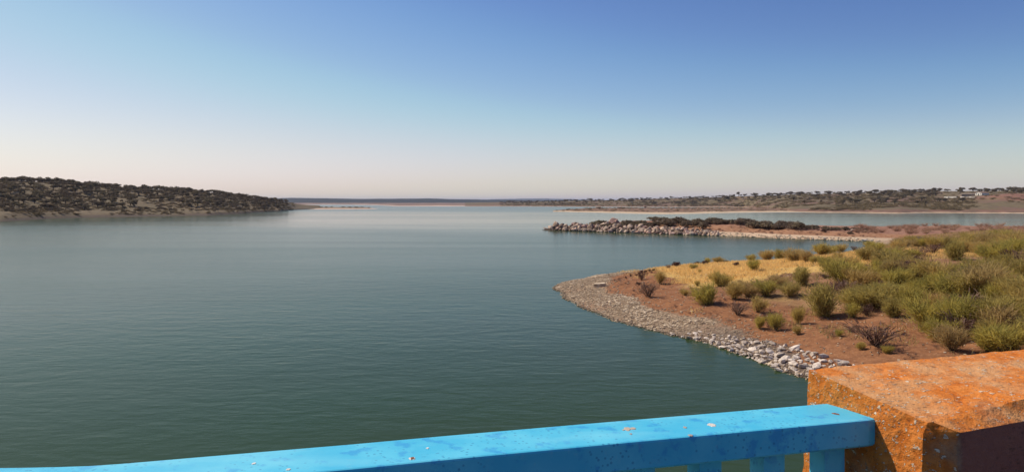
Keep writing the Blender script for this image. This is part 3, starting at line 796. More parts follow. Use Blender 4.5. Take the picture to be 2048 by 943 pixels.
boulder(RIPRAP, tx(1706) * 214, 214, 1.5, "white rock inland behind the beach, left of the reddish scrub", flat=.7)
occ = []
k = 0
while k < 235:
    px = 1100 + 338 * random.random() ** 1.05
    if px < 1140 and random.random() < .8: continue
    fy = front(px); dpt = random.random() ** 1.25 * (4 if px < 1142 else 12 if px < 1215 else 8.5 if px < 1380 else 5)
    y = fy + dpt - .5; x = tx(px) * y
    size = random.uniform(1.0, 2.5) * (.75 if px < 1142 else 1.0 if px < 1300 else .78 if px < 1400 else .55)
    if any((x - a_) ** 2 + (y - b_) ** 2 < ((c_ + size) * .40) ** 2 for a_, b_, c_ in occ):
        if random.random() < .93: continue
    occ.append((x, y, size)); k += 1
    row = 0 if dpt < 2.2 else 1
    third = 0 if px < 1220 else 1 if px < 1320 else 2
    where = ("at the islet's narrow left end", "in the middle of the islet", "where the pile thins toward the beach")[third]
    boulder(BOULD if random.random() > .15 else PINKB, x, y, size, ("grey-beige boulder at the waterline, " if row == 0 else "grey-beige boulder piled above the waterline, ") + where, "boulders piled along the islet, " + ("waterline " if row == 0 else "upper ") + ("left", "middle", "right")[third])
sp = []
for k in range(500):
    px = random.uniform(1140, 1760); fy = front(px); y = fy + random.uniform(-.3, 2.8 if px > 1420 else 9); x = tx(px) * y
    z_ = float(H_pen(np.array([x]), np.array([y]))[0]); q = random.uniform(.35, .9)
    sp.append((x, y, z_ + q * .1, q, q))
mass("beach_stones", PEBB, sp, M_gravel, "small pale stones strewn along the islet's waterline", "stones")

# riprap of pale rocks below the bridge
occ = []; k = 0; tries = 0
while k < 250 and tries < 20000:
    tries += 1
    y = random.uniform(39.5, 57); sx = I(y, [39, 42.7, 44.6, 48.2, 52.4, 54.9, 58.6], [17.4, 16.75, 15.9, 15.3, 14.2, 13.0, 10.8])
    dpt = random.random() ** 1.2 * I(y, [39, 50, 54, 58], [3.9, 3.4, 2.6, 1.8]); x = sx - .15 + dpt
    size = (.22 + .5 * random.random() ** 1.6) * (1.1 if y < 51 else .8)
    if random.random() > I(y, [40, 50, 54, 57], [1, 1, .55, .2]): continue
    if any((x - a_) ** 2 + (y - b_) ** 2 < ((c_ + size) * .36) ** 2 for a_, b_, c_ in occ): continue
    occ.append((x, y, size)); k += 1
    near_w = dpt < .9
    zone = 0 if y < 46 else 1 if y < 51 else 2
    boulder(RIPRAP, x, y, size, ("pale bank rock at the waterline, " if near_w else "pale bank rock above the waterline, ") + ("nearest the orange parapet", "midway along the rock bank", "where rocks give way to gravel")[zone], "pale rocks on the bank, " + ("waterline" if near_w else "above waterline") + (" near the parapet", " midway", " far end")[zone], sink=.3, flat=random.uniform(.42, .7))
sp = []
while len(sp) < 9500:
    y = random.uniform(40, 108); x = random.uniform(4, 26)
    sp.append((x, y))
sp = np.array(sp); dd = sdf(sp[:, 0], sp[:, 1])
lim = 5.2 + 2.5 * fbm(sp[:, 0] / 5, sp[:, 1] / 5, 2) * .8 + 2.0 * sstep(75, 85, sp[:, 1])
more = RNG.uniform((4, 40), (26, 108), (60000, 2)); dm = sdf(more[:, 0], more[:, 1])
lim2 = gravel_f(more[:, 0], more[:, 1]) + .8 * RNG.normal(size=len(more))
more = more[(dm > -.35) & (dm < lim2)][:20000]
zz = H_pen(more[:, 0], more[:, 1])
sz = RNG.uniform(.05, .17, len(more)) * np.where(RNG.random(len(more)) < .12, 1.7, 1)
mass("gravel", [(0, 0, v[2][:], v[3]) for v in PEBB], [(x, y, z_ + s_ * .12, s_, s_) for (x, y), z_, s_ in zip(more, zz, sz)], M_gravel, "pinkish grey gravel covering the peninsula's shore", "gravel")
st_ = RNG.uniform((8, 38), (34, 90), (5000, 2)); ds = sdf(st_[:, 0], st_[:, 1]); st_ = st_[ds > 4][:1300]
zz = H_pen(st_[:, 0], st_[:, 1]); sz = RNG.uniform(.07, .22, len(st_))
mass("loose_stones", PEBB, [(x, y, z_ + s_ * .1, s_, s_) for (x, y), z_, s_ in zip(st_, zz, sz)], M_gravel, "loose stones scattered over the orange soil", "stones")

# ------------------------------------------------------------------ islet shrubs
def islet_plant(px, u, h, wide, vars_, name, label, group, parts=("foliage", "stem")):
    fy = front(px); Y = fy + u; x = tx(px) * Y
    z_ = float(H_pen(np.array([x]), np.array([Y]))[0])
    return plant(name, random.choice(vars_), (x, Y, z_ - .1), h * 1.35, label, "shrub", group, parts, wide=wide / 1.35)
for k in range(34):
    px = 1186 + 114 * k / 34 + random.uniform(-3, 3)
    islet_plant(px, (random.uniform(7.5, 9) if 1208 < px < 1250 else random.uniform(8.5, 14)), random.uniform(1.9, 2.6) if 1208 < px < 1250 else random.uniform(2.4, 3.5), random.uniform(1.2, 1.7), DOMES, "shrub", "dark shrub growing around the pink boulder, above the boulder pile", "shrubs among the islet's boulders")
for k in range(46):
    px = 1300 + 300 * k / 46 + random.uniform(-4, 4)
    islet_plant(px, random.uniform(9 if px < 1420 else 15, 27), random.uniform(2.4, 3.9), random.uniform(1.4, 2.0), DOMES, "shrub", "dark shrub of the dense thicket behind the " + ("islet's right-hand boulders" if px < 1430 else "islet's orange beach"), "thicket on the islet, " + ("boulder end" if px < 1430 else "beach end"))
for px, u, h, wd, lb in [(1590, 16, 2.6, 2.2, "tall dark shrub ending the islet thicket at its right"), (1612, 17, 2.0, 1.8, "low dark shrub right of the islet thicket"), (1628, 20, 2.3, 1.9, "rounded dark shrub in the row right of the thicket"), (1655, 22, 2.4, 1.8, "round dark shrub standing alone behind the sandy beach"), (1672, 24, 1.7, 2.2, "flat dark shrub beside the lone round one"), (1690, 24, 2.0, 1.9, "dark shrub second from the end of the row"), (1718, 30, 2.3, 2.2, "last dark shrub of the row, against the blue water"), (1648, 12, 1.4, 1.3, "small reddish-brown bush on the beach's upper sand"), (1700, 10, 1.4, 1.6, "olive bush low on the beach near the white rocks")]:
    islet_plant(px, u, h, wd, BROWN_DOMES if 'brown' in lb else DOMES, "shrub", lb, "single shrubs behind the islet's beach")
for k in range(150):
    x = random.uniform(92, 178); y = random.uniform(196, 268)
    if x / y > .70 or x / y < .455: continue
    z_ = float(H_pen(np.array([x]), np.array([y]))[0])
    plant("reddish_shrub", random.choice(REDS), (x, y, z_ - .1), random.uniform(1.0, 1.9), "dry reddish-brown scrub on the neck of land right of the beach", "shrub", "reddish scrub behind the green bushes", ("foliage", "stem"), wide=1.3)
# broken low wall in the reddish scrub
p = hit(Hp, 1846, 477.5, 120, 260)
M_conc_far = plain_mat("old_wall_stone", (0.30, 0.22, 0.15), (0.42, 0.32, 0.22), .8)
bm = bmesh.new()
for q in range(5):
    box(bm, -3.6 + q * 1.45, -3.6 + q * 1.45 + 1.43, -.2, .25, -.5, .5 + .06 * math.sin(q * 2.1))
tag(link("low_wall", bm_mesh("low_wall", bm, M_conc_far), None, p, (0, R(2), R(-4))), "broken low stone wall between the green bushes and the reddish scrub", "wall")

# ------------------------------------------------------------------ near peninsula plants
BR = ("foliage", "stem")
def near_plant(px, py, hpx, vars_, name, label, group=None, wide=1.0, k=None, cat="bush"):
    p = hit(Hp, px, py, 28, 175)
    h = hpx / F * p.y
    v = vars_[k % len(vars_)] if k is not None else random.choice(vars_)
    return plant(name, v, p - Vector((0, 0, .03)), h, label, cat, group, BR, wide=wide)
NEAR = []
def np_(*a_, **kw):
    NEAR.append((a_[0], a_[1])); return near_plant(*a_, **kw)
np_(1352, 534, 22, BROWN_DOMES, "brown_bush", "round dark brown bush on the dry grass crest, nearest the tip", wide=1.0)
np_(1337, 537, 12, DEADS, "dead_stalks", "little dead stalks left of the round brown bush")
np_(1395, 528, 11, BROWN_DOMES, "brown_bush", "low brown bush on the crest's edge by the water", wide=1.3)
np_(1408, 527, 15, BROWN_DOMES, "brown_bush", "brown bush paired with a green one on the crest", wide=1.1)
np_(1416, 526, 19, SPARSE, "broom_bush", "slim green bush behind the paired brown one on the crest", wide=1.0)
np_(1436, 526, 17, BROOMS, "broom_bush", "wide low dark green bush on the crest's water edge", wide=1.6)
np_(1450, 525, 14, DOMES, "broom_bush", "dark end of the low crest bush, against the water", wide=1.3)
np_(1474, 532, 16, BROWN_DOMES, "brown_bush", "small reddish-brown bush in the yellow grass", wide=1.1)
np_(1502, 521, 18, BROOMS, "broom_bush", "grey-green bush at the crest right of the reddish one", wide=1.3)
np_(1507, 541, 34, SPARSE, "broom_bush", "pale green airy bush alone in the yellow grass", wide=1.0)
np_(1388, 538, 14, BROOMS, "broom_bush", "small pale green bush in the grass below the crest", wide=1.2)
np_(1400, 545, 10, SPARSE, "broom_bush", "tiny green tuft below the small pale green bush", wide=1.1)
np_(1535, 519, 28, BROOMS, "broom_bush", "left olive bush of the tall pair on the skyline", wide=1.2)
np_(1560, 519, 27, BROOMS, "broom_bush", "right olive bush of the tall pair on the skyline", wide=1.3)
np_(1590, 522, 34, BROOMS, "broom_bush", "highest olive bush on the skyline, right of the tall pair", wide=1.2)
np_(1612, 524, 30, BROOMS, "broom_bush", "olive bush joined to the highest skyline bush", wide=1.2)
np_(1632, 528, 22, BROOMS, "broom_bush", "low brownish-olive bush at the right end of the yellow grass", wide=1.4)
np_(1320, 567, 36, SPARSE, "broom_bush", "pale green wispy bush where grass meets bare soil, near the tip", wide=.9)
np_(1298, 593, 42, DEADS, "dead_bush", "leafless brown bush on the orange soil near the gravel", wide=1.0)
np_(1283, 560, 26, DEADS, "dead_bush", "thin dead twigs left of the pale wispy bush", wide=.7)
np_(1277, 570, 12, BROWN_DOMES, "brown_bush", "small dark bush above the leafless one", wide=.9)
np_(1440, 573, 40, BROOMS, "broom_bush", "fan-shaped green bush in the lower yellow grass", wide=1.1)
np_(1395, 572, 17, SPARSE, "broom_bush", "little upright green bush left of the fan-shaped one", wide=.9)
np_(1370, 590, 18, BROOMS, "broom_bush", "small grey-green bush alone on the brown soil", wide=1.1)
np_(1415, 609, 56, BROOMS, "broom_bush", "big green bush with a dark base, foremost on the soil", wide=1.0, k=1)
np_(1468, 598, 46, BROOMS, "broom_bush", "olive bush right behind the big foremost one", wide=1.0)
np_(1495, 592, 40, BROOMS, "broom_bush", "left bush of the dark green row on the mid slope", wide=1.2)
np_(1530, 593, 44, BROOMS, "broom_bush", "middle bush of the dark green row, casting a long shadow", wide=1.2)
np_(1556, 575, 34, BROOMS, "broom_bush", "bush behind the dark green row, touching the grass", wide=1.0)
np_(1580, 592, 40, BROOMS, "broom_bush", "right-hand grey-green bush ending the dark green row", wide=1.0)
np_(1606, 572, 48, BROOMS, "broom_bush", "tall leggy bush at the right edge of the yellow grass", wide=1.0)
np_(1515, 624, 44, SPARSE, "broom_bush", "thin pale green bush in front of the dark green row", wide=1.1)
np_(1475, 628, 36, DEADS, "dead_bush", "brown half-dead bush in front of the olive one", wide=1.2)
np_(1519, 657, 34, BROOMS, "broom_bush", "compact dark green tuft low on the orange soil", wide=.75, k=3)
np_(1552, 660, 50, SPARSE, "broom_bush", "leaning dark bush with a bare crooked stem", wide=.9)
np_(1545, 650, 34, DEADS, "dead_bush", "dead branches lying beside the leaning bush", wide=1.3)
np_(1596, 648, 52, SPARSE, "broom_bush", "upright wispy bush on the open soil right of the leaning one", wide=.75)
np_(1596, 669, 24, BROOMS, "broom_bush", "small dark tuft directly below the wispy upright bush", wide=.8)
np_(1645, 632, 82, BROOMS, "broom_bush", "large olive bush on bare legs with a dark pool of shade", wide=.95, k=0)
np_(1683, 566, 66, BROOMS, "broom_bush", "large olive bush at the thicket's upper left corner", wide=1.1)
np_(1650, 556, 16, BROWN_DOMES, "brown_bush", "small dark brown bush in the last yellow grass", wide=1.5)
np_(1678, 672, 20, SPARSE, "broom_bush", "small green tuft on soil below the large legged bush", wide=1.1)
np_(1700, 664, 18, DEADS, "dead_bush", "small brown dead tuft left of the big dead clump", wide=1.1)
np_(1752, 690, 58, DEADS, "dead_bush", "big spiky dead brown clump in front of the thicket", wide=1.7, k=1)
np_(1722, 698, 20, BROOMS, "broom_bush", "small dark green tuft left foot of the spiky dead clump", wide=1.1)
np_(1775, 706, 22, BROOMS, "broom_bush", "small green tuft just above the orange parapet", wide=1.1)
np_(1862, 655, 78, BROOMS, "broom_bush", "grey-green dome-shaped bush in the thicket's front", wide=1.4, k=5)
np_(1998, 490, 45, SPARSE, "broom_bush", "tallest pale bush of the thicket, reaching the blue water", wide=1.4)
np_(1978, 497, 44, BROOMS, "broom_bush", "high olive bush just left of the tallest pale bush", wide=1.2)
np_(2026, 503, 50, BROOMS, "broom_bush", "high olive bush between the tallest pale bush and the dark tree", wide=1.2)
np_(1925, 497, 36, SPARSE, "broom_bush", "wispy bush at the back of the thicket, above the bare gap", wide=1.5)
np_(2046, 500, 48, DOMES, "dark_tree", "dark tree cut by the right edge of the picture", wide=.9)
# stumps along the crest near the tip
for px, py, h in [(1262, 553, 9), (1272, 551, 8), (1284, 546, 12), (1291, 545, 10), (1299, 543, 11), (1306, 542, 10), (1312, 541, 8), (1251, 556, 8)]:
    near_plant(px, py, h, BROWN_DOMES, "brown_bush", "tiny dark tuft in the row along the tip's far edge", "tufts along the tip's far edge", wide=.8)
# thicket
cnt = 0; tries = 0
while cnt < 125 and tries < 6000:
    tries += 1
    py = random.uniform(487, 712); px = random.uniform(1640 + (py > 640) * 190 + (py > 600) * 40, 2150)
    p = hit(Hp, px, py, 28, 175)
    hm = random.uniform(1.5, 2.6) * (1.2 if px > 1850 else 1)
    sp_ = hm * F / p.y * (.5 if px < 1740 else .38)
    if any(abs(px - a_) < sp_ and abs(py - b_) < sp_ * .55 for a_, b_ in NEAR): continue
    if random.random() > .75 + .5 * float(vnoise(p.x / 7., p.y / 7.)): continue
    NEAR.append((px, py)); cnt += 1
    row = "back" if py < 520 else "second" if py < 555 else "middle" if py < 600 else "fourth" if py < 645 else "front"
    col = ("at its left end" if px < 1760 else "left of centre" if px < 1850 else "right of centre" if px < 1950 else "at its right end")
    dead = random.random() < .16
    plant("dead_bush" if dead else "broom_bush", random.choice(DEADS if dead else SPARSE if random.random() < .3 else BROOMS), p - Vector((0, 0, .03)), hm * (.7 if dead else 1),
          ("half-dead brown bush" if dead else ("tall " if hm > 2.1 else "low ") + "olive green broom bush") + " in the " + row + " row of the thicket, " + col, "bush", ("dead " if dead else "tall " if hm > 2.1 else "low ") + "bushes of the thicket, " + row + " row " + col, BR, wide=random.uniform(1.0, 1.45))
sc = []
for k in range(60):
    x = random.uniform(28, 120); y = x / random.uniform(.74, 1.5)
    if y < 22 or float(sdf(np.array([x]), np.array([y]))[0]) < 6: continue
    h = random.uniform(1.6, 2.6); sc.append((x, y, float(H_pen(np.array([x]), np.array([y]))[0]) - .03, h * 1.2, h))
mass("broom_scrub", BROOMS, sc, M_olive, "olive green broom scrub carrying the thicket on to the right", "scrub")
# dry grass: stalks in the yellow field, sparser between the thicket's bushes
pts = RNG.uniform((14, 62), (62, 135), (240000, 2)); g_ = grass_f(pts[:, 0], pts[:, 1]); d_ = sdf(pts[:, 0], pts[:, 1])
pts = pts[(RNG.random(len(pts)) < np.clip((g_ - .35 + .6 * fbm(pts[:, 0] / 3, pts[:, 1] / 3, 3)) * 1.3, .0, 1)) & (d_ > 2)][:55000]
b_ = np.concatenate([pts, H_pen(pts[:, 0], pts[:, 1])[:, None] - .02], 1)
dr = RNG.normal(size=(len(b_), 3)) * .35 + np.array([0, 0, 1]); dr /= np.linalg.norm(dr, axis=1, keepdims=True)
gv, gf = blades(RNG, b_, dr, RNG.uniform(.18, .5, (len(b_), 1)), .035)
tag(link("dry_grass", mesh_np("dry_grass", gv, gf, [M_straw])), "golden dry grass on the crest of the near peninsula", "grass", kind="stuff")
pts = RNG.uniform((20, 26), (120, 190), (240000, 2)); d_ = sdf(pts[:, 0], pts[:, 1]); t_ = pts[:, 0] / pts[:, 1]
nz = fbm(pts[:, 0] / 5, pts[:, 1] / 5, 3)
pts = pts[(d_ > 5) & (t_ > .36) & (t_ < 1.1) & (nz + 1.2 * (t_ - .52) > -.02)][:80000]
b_ = np.concatenate([pts, H_pen(pts[:, 0], pts[:, 1])[:, None] - .02], 1)
dr = RNG.normal(size=(len(b_), 3)) * .45 + np.array([0, 0, 1]); dr /= np.linalg.norm(dr, axis=1, keepdims=True)
gv, gf = blades(RNG, b_, dr, RNG.uniform(.15, .6, (len(b_), 1)), .028)
M_weeds = leaf_mat("weeds", (0.52, 0.36, 0.14), (0.34, 0.27, 0.09), (0.52, 0.36, 0.14), .35)
tag(link("weeds", mesh_np("weeds", gv, gf, [M_weeds])), "straw and olive weeds between the thicket's bushes", "weeds", kind="stuff")
# low dry tufts and twigs on the bare soil
LOWV = [(None, None, v[2], v[3][::5]) for v in DEADS + SPARSE]
tp_ = []
c_ = RNG.uniform((8, 38), (40, 104), (6000, 2)); d_ = sdf(c_[:, 0], c_[:, 1]); nz = fbm(c_[:, 0] / 4, c_[:, 1] / 4, 3)
c_ = c_[(d_ > 4) & (nz > -.1)][:620]
for (x, y), z_ in zip(c_, H_pen(c_[:, 0], c_[:, 1])):
    h = random.uniform(.12, .42); tp_.append((x, y, z_, h * 1.5, h))
for k in range(160):
    px = random.uniform(1430, 1760); y = front(px) + random.uniform(4, 26); x = tx(px) * y
    h = random.uniform(.4, 1.0); tp_.append((x, y, float(H_pen(np.array([x]), np.array([y]))[0]), h * 1.8, h))
mass("dry_tufts", LOWV, tp_, M_dead, "low dry tufts and twigs scattered over the bare soil", "dry tufts")
c_ = RNG.uniform((4, 42), (24, 104), (40000, 2)); d_ = sdf(c_[:, 0], c_[:, 1]); nz = fbm(c_[:, 0] / 2.2, c_[:, 1] / 2.2, 3)
c_ = c_[(d_ > .1) & (d_ < gravel_f(c_[:, 0], c_[:, 1]) + .3) & (nz > .35)][:1500]
mass("pale_stones", PEBB, [(x, y, z_ + .02, q, q) for (x, y), z_, q in zip(c_, H_pen(c_[:, 0], c_[:, 1]), RNG.uniform(.12, .34, len(c_)))], M_gravel, "clusters of larger pale stones lying on the gravel shore", "stones")
# concrete slab near the tip
p = hit(Hp, 1200, 573, 60, 110)
bm = bmesh.new(); box(bm, -.6, .6, -.35, .35, -.3, .25); bmesh.ops.bevel(bm, geom=bm.edges[:], offset=.03, segments=1)
tag(link("concrete_slab", bm_mesh("concrete_slab", bm, M_gravel), None, p + Vector((0, 0, .15)), (R(4), R(-5), R(-14))), "broken concrete slab lying on the gravel near the tip", "slab")

# ------------------------------------------------------------------ bridge: deck, parapet, railing
D_ = Vector((.951, .309, 0)); N_ = Vector((.309, -.951, 0))     # along the bridge / towards the road
s = NT("deck_concrete"); n1 = s.noise(6, 5, .6)
M_deck = s.done(s.mix(s.ramp(n1, .3, .7), (0.11, 0.095, 0.08), (0.16, 0.14, 0.12)))
s = NT("road_asphalt"); n1 = s.noise(40, 4, .6)
M_asph = s.done(s.mix(s.ramp(n1, .3, .7), (0.045, 0.045, 0.045), (0.065, 0.063, 0.06)))
def along(s0, s1, n0, n1, z0, z1, mat, name):
    o0 = Vector((.65, 1.55, 0))
    P = lambda s_, n_, z_: o0 + D_ * s_ + N_ * n_ + Vector((0, 0, z_))
    bm = bmesh.new()
    prism(bm, [P(s0, n0, z0), P(s0, n1, z0), P(s1, n1, z0), P(s1, n0, z0)], [P(s0, n0, z1), P(s0, n1, z1), P(s1, n1, z1), P(s1, n0, z1)])
    return tag(link(name, bm_mesh(name, bm, mat)), kind="structure")
along(-40, 45, -.12, 8.5, 7.6, 8.55, M_deck, "bridge_deck")
along(-40, 45, .55, 8.0, 8.554, 8.60, M_asph, "road")
along(-40, 45, -.12, .5, 8.552, 8.72, M_deck, "pavement_kerb")

# parapet: a thick worn concrete block with a sloping top and chamfered road edge
s = NT("lichen_concrete")
oc = s.pos
n1 = s.noise(7, 6, .65, oc, .4); n2 = s.noise(38, 5, .7, oc); n3 = s.noise(17, 5, .7, oc, .3); n4 = s.noise(3.0, 3, .5, oc)
conc = s.mix(s.ramp(n2, .3, .7), (0.23, 0.135, 0.08), (0.42, 0.27, 0.165))
conc = s.mix(s.ramp(n1, .45, .7), conc, (0.17, 0.085, 0.055))
lich = s.mix(s.ramp(n2, .35, .65), (0.55, 0.145, 0.018), (0.74, 0.25, 0.05))
nz = s.sep(s.geo.outputs["Normal"])
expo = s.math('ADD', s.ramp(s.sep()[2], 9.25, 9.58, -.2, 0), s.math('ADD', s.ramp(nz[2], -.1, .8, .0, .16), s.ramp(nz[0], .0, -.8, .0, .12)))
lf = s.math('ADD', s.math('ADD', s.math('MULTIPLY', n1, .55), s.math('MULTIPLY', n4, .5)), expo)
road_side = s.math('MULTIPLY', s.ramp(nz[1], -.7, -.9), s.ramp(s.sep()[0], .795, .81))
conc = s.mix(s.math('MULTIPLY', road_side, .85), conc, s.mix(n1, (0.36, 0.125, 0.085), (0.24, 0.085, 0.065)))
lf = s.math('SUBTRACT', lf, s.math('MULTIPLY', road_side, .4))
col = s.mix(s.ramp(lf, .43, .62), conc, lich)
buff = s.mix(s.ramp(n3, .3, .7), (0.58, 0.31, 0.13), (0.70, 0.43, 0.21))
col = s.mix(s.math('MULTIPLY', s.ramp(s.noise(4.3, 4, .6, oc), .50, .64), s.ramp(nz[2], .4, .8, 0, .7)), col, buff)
spk = s.ramp(s.noise(150, 3, .65, s.scale(oc, .5, .9, 1)), .59, .64)
spk = s.math('MULTIPLY', spk, s.math('SUBTRACT', 1.0, road_side))
col = s.mix(s.math('MULTIPLY', spk, .85), col, (0.78, 0.66, 0.48))
dk = s.math('MULTIPLY', s.ramp(s.voro(130, s.scale(oc, .5, .8, 1.2)), .42, .22), s.ramp(n3, .50, .40))
col = s.mix(s.math("MULTIPLY", dk, .5), col, (0.10, 0.055, 0.04))
s.bump(s.math('ADD', s.math('ADD', n2, s.math('MULTIPLY', n3, .8)), s.math('MULTIPLY', spk, .5)), 0.9, 0.008)
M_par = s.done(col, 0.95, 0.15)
def par_section():
    # rings at stations along the parapet: (back, top-front, chamfer-low, front-bottom, back-bottom)
    Bk = Vector((.639, 1.614, CAM_Z - .36)); Tp = Vector((.7535, 1.36, CAM_Z - .400)); Ch = Vector((.790, 1.337, CAM_Z - .412))
    d70 = Vector((.94, .342, 0))
    rings = []
    for s_ in (0, .012, .06, .12, .18, .25, .4, .6, .9, 1.4, 2.2, 3.4):
        k = min(s_ / .25, 1)
        bk = Bk + d70 * s_; tp = Tp + d70 * s_ + Vector((0, 0, .021 * k)); ch = Ch + d70 * max(s_, 0) + Vector((0, 0, .007 * k))
        fb = Vector((ch.x + .012, ch.y - .02, 8.553)); bb = Vector((bk.x, bk.y + .03, 8.553))
        if s_ == 0:      # worn, set back corner on the end face
            ch = tp + (Bk - Tp) * .02 + Vector((-.004, -.002, -.02)); fb = Vector((ch.x - .01, ch.y - .005, 8.553))
            bb = bb + Vector((-.06, -.01, 0)); fb = fb + Vector((-.03, 0, 0))
        rings.append([bk, tp, ch, fb, bb])
    return rings
rings = par_section()
bm = bmesh.new()
# subdivide each ring side
def ring_pts(r):
    out = []
    segs = (14, 3, 40, 14, 43)
    for q in range(5):
        a_, b2 = r[q], r[(q + 1) % 5]
        for k in range(segs[q]): out.append(a_.lerp(b2, k / segs[q]))
    return out
st = []
for a_, b2, n_ in zip(rings[:-1], rings[1:], (1, 3, 4, 4, 5, 8, 8, 8, 6, 5, 4)):
    for k in range(n_): st.append([p.lerp(q, k / n_) for p, q in zip(a_, b2)])
st.append(rings[-1])
vr_ = [[bm.verts.new(p) for p in ring_pts(r)] for r in st]
n_ = len(vr_[0])
for a_, b2 in zip(vr_[:-1], vr_[1:]):
    for q in range(n_): bm.faces.new((a_[q], a_[(q + 1) % n_], b2[(q + 1) % n_], b2[q]))
# end face: a grid between the back side and the front side that shares the ring's own vertices
R0 = vr_[0]
back_v = [R0[0]] + [R0[-k] for k in range(1, 44)]
front_v = R0[14:58]
G = []
for q in range(44):
    if q == 0: row_ = R0[0:15]
    elif q == 43: row_ = [back_v[43]] + [R0[57 + 14 - w_] for w_ in range(1, 14)] + [front_v[43]]
    else: row_ = [back_v[q]] + [bm.verts.new(back_v[q].co.lerp(front_v[q].co, w_ / 14)) for w_ in range(1, 14)] + [front_v[q]]
    G.append(row_)
for q in range(43):
    for w_ in range(14): bm.faces.new((G[q][w_], G[q + 1][w_], G[q + 1][w_ + 1], G[q][w_ + 1]))
bm.faces.new(vr_[-1])
bmesh.ops.recalc_face_normals(bm, faces=bm.faces)
from mathutils import noise as mnoise
bm.normal_update()
for v_ in bm.verts:
    p = v_.co
    a_ = mnoise.fractal(p * 22, 1.0, 2.0, 4) * .0035 + mnoise.fractal(p * 70, 1.0, 2.0, 3) * .0012
    v_.co = p + v_.normal * a_
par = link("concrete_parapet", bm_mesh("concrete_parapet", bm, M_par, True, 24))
tag(par, "weathered concrete parapet block covered in orange lichen, right foreground", "parapet")

# blue railing
s = NT("blue_paint")
oc = s.pos
n1 = s.noise(9, 4, .6, oc); n2 = s.noise(60, 4, .7, oc); n3 = s.noise(24, 4, .6, oc)
bl = s.mix(s.ramp(n1, .35, .7), (0.065, 0.49, 0.69), (0.12, 0.58, 0.74))
bl = s.mix(s.math('MULTIPLY', s.ramp(n3, .55, .66), .5), bl, (0.02, 0.24, 0.60))
sp1 = s.math('MULTIPLY', s.ramp(s.voro(95, oc), .30, .14), s.ramp(n1, .42, .54))
bl = s.mix(s.math('MULTIPLY', sp1, .55), bl, (0.02, 0.15, 0.34))
sp2 = s.math('MULTIPLY', s.ramp(s.voro(160, oc), .26, .14), s.ramp(n3, .5, .6))
bl = s.mix(s.math('MULTIPLY', sp2, .3), bl, (0.02, 0.19, 0.42))
bl = s.mix(s.ramp(s.noise(5, 3, .5, s.scale(oc, .6, 2.2, 1)), .48, .7, 0, .45), bl, (0.24, 0.68, 0.78))
dust = s.ramp(n2, .55, .8, 0, .12)
bl = s.mix(dust, bl, (0.5, 0.55, 0.5))
s.bump(n2, .12, .003)
M_blue = s.done(bl, 0.42, 0.3)
M_rail_dark = plain_mat("rust", (0.20, 0.07, 0.03), (0.33, 0.13, 0.06), 90)
M_drop = plain_mat("dropping_white", (0.75, 0.72, 0.66), (0.60, 0.55, 0.47), 120)
M_tan = plain_mat("bare_primer", (0.50, 0.40, 0.30), (0.36, 0.30, 0.27), 120)
hR = .42; ZT = CAM_Z - hR
def on_top(px, py): return at(px, py, hR * F / (py - HOR))
back_px = [(1681, 803), (1650, 805.5), (1200, 843), (900, 868.5), (700, 886.5), (520, 901.5), (400, 911.5), (300, 920), (240, 925), (180, 929), (120, 931), (50, 932.5), (0, 933), (-150, 934), (-400, 935)]
rail = thing("blue_railing", "sky-blue painted steel bridge railing running across the foreground", "railing", (0, 0, 0))
bp = [on_top(*q) for q in back_px]
for k in range(1, 9): bp.append(bp[14] - D_ * (.8 * k))
bm = bmesh.new()
sec = []
for k, p in enumerate(bp):
    w_ = .126
    tang = (bp[max(k - 1, 0)] - bp[min(k + 1, len(bp) - 1)]).normalized()
    nn = Vector((tang.y, -tang.x, 0))
    if nn.y > 0: nn = -nn
    if k == 0: fr = on_top(1755, 836)
    else: fr = p + nn * w_
    r_ = .004
    T = .052
    uz = Vector((0, 0, 1))
    n0 = (fr - p).normalized()
    prof_ = [p + n0 * r_, fr - n0 * r_, fr - n0 * r_ * .3 - uz * r_ * .3, fr - uz * r_, fr - uz * (T - r_), fr - n0 * r_ - uz * T, p + n0 * r_ - uz * T, p - uz * (T - r_), p - uz * r_, p + n0 * r_ * .3 - uz * r_ * .3]
    sec.append([bm.verts.new(q) for q in prof_])
for a_, b2 in zip(sec[:-1], sec[1:]):
    for q in range(len(a_)): bm.faces.new((a_[q], a_[(q + 1) % len(a_)], b2[(q + 1) % len(a_)], b2[q]))
bm.faces.new(sec[0]); bm.faces.new(sec[-1])
top = link("top_rail", bm_mesh("top_rail", bm, M_blue), rail)
# balusters
p_front0 = on_top(1755, 836); p_back0 = bp[0]
axis0 = (p_front0 + p_back0) / 2
dr_ = (bp[4] - bp[1]).normalized()
side = Vector((dr_.y, -dr_.x, 0)); side = side if side.y < 0 else -side
c0 = (bp[1] + p_front0 + (bp[0] - bp[1]) * 0) / 2
def mk_bal():
    bm = bmesh.new(); w_ = .023
    box(bm, -w_, w_, -w_, w_, 8.76 - 9.5, ZT - .0525 - 9.5)
    bmesh.ops.bevel(bm, geom=[e_ for e_ in bm.edges if abs(e_.verts[0].co.z - e_.verts[1].co.z) > .1], offset=.003, segments=2)
    return bm_mesh("baluster", bm, M_blue)
bal = mk_bal()
ang = math.atan2(dr_.y, dr_.x)
b0 = axis0 + dr_ * .075
path = [b0] + [p + side * .063 for p in bp[2:]]
def on_path(dist):
    for p, q in zip(path[:-1], path[1:]):
        l_ = (q - p).length
        if dist <= l_: return p.lerp(q, dist / l_), math.atan2(q.y - p.y, q.x - p.x)
        dist -= l_
    return path[-1], ang
for k in range(58):
    q, an_ = on_path(.137 * k)
    link("baluster", bal, rail, (q.x, q.y, 9.5), (0, 0, an_))
bm = bmesh.new()
sec = []
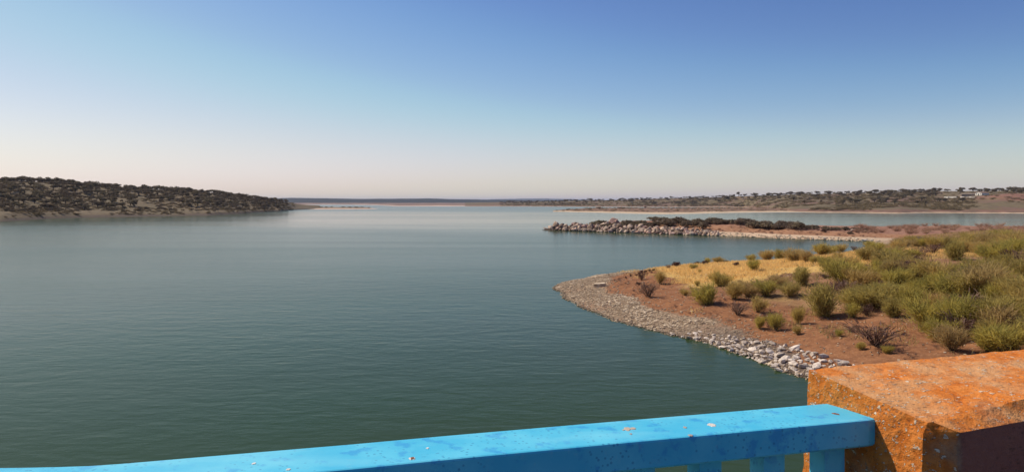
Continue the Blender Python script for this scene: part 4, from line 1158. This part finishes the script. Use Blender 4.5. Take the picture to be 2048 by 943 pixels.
for k, p in enumerate([path[0] - dr_ * .06] + path[1:]):
    d0 = (path[min(k + 1, len(path) - 1)] - path[max(k - 1, 0)]).normalized(); n0 = Vector((-d0.y, d0.x, 0)) * .03
    sec.append([bm.verts.new(Vector((p.x, p.y, 0)) + v_) for v_ in (n0 + Vector((0, 0, 8.725)), -n0 + Vector((0, 0, 8.725)), -n0 + Vector((0, 0, 8.76)), n0 + Vector((0, 0, 8.76)))])
for a_, b2 in zip(sec[:-1], sec[1:]):
    for q in range(4): bm.faces.new((a_[q], a_[(q + 1) % 4], b2[(q + 1) % 4], b2[q]))
bm.faces.new(sec[0]); bm.faces.new(sec[-1])
link("bottom_rail", bm_mesh("bottom_rail", bm, M_blue), rail)
# spots on the paint
def spot(px, py, wpx, mat, name, par_=top, asp=.55, seed=0):
    p = on_top(px, py); r_ = wpx / F * p.y / 2
    rng = random.Random(seed + px); n_ = 14
    bm = bmesh.new()
    rr = [r_ * rng.uniform(.75, 1.2) for _ in range(n_)]
    f = lambda k, z_, m: (m * rr[k] * math.cos(k / n_ * 6.283), m * rr[k] * 1.4 * math.sin(k / n_ * 6.283), z_)
    prism(bm, [f(k, 0, 1) for k in range(n_)], [f(k, .0008, .85) for k in range(n_)])
    return link(name, bm_mesh(name, bm, mat), par_, (p.x, p.y, ZT + .0001))
spot(1423, 849, 17, M_drop, "bird_dropping"); spot(855, 895.5, 6, M_drop, "bird_dropping"); spot(508, 926, 8, M_drop, "bird_dropping"); spot(577, 938, 9, M_drop, "bird_dropping")
spot(824, 916, 13, M_drop, "paint_chip"); sp_r = spot(824.5, 916.2, 8, M_rail_dark, "rust_spot"); sp_r.location.z += .0009
spot(1255, 857, 16, M_tan, "paint_chip"); spot(1266, 856, 11, M_tan, "paint_chip"); spot(1247, 859, 5, M_tan, "paint_chip"); spot(1381, 870, 10, M_tan, "paint_chip"); spot(1262, 867, 6, M_tan, "paint_chip"); spot(1370, 854, 8, M_tan, "paint_chip")
sc_ = spot(1672, 827, 11, M_rail_dark, "rust_spot"); sc_.scale = (1.5, .6, 1); sc_.rotation_euler = (0, 0, R(-50))

# ------------------------------------------------------------------ haze
HAZE = 1
if HAZE:
    m = bpy.data.materials.new("haze"); m.use_nodes = True
    t_ = m.node_tree; t_.nodes.remove(t_.nodes["Principled BSDF"])
    v_ = t_.nodes.new("ShaderNodeVolumePrincipled")
    v_.inputs["Color"].default_value = (0.62, 0.74, 1.0, 1); v_.inputs["Density"].default_value = 4e-5
    t_.links.new(v_.outputs[0], t_.nodes["Material Output"].inputs["Volume"])
    bm = bmesh.new(); box(bm, -31000, 31000, -31000, 31000, -4, 95)
    tag(link("haze", bm_mesh("haze", bm, m)), "thin pale haze over the whole reservoir", "haze", kind="stuff")
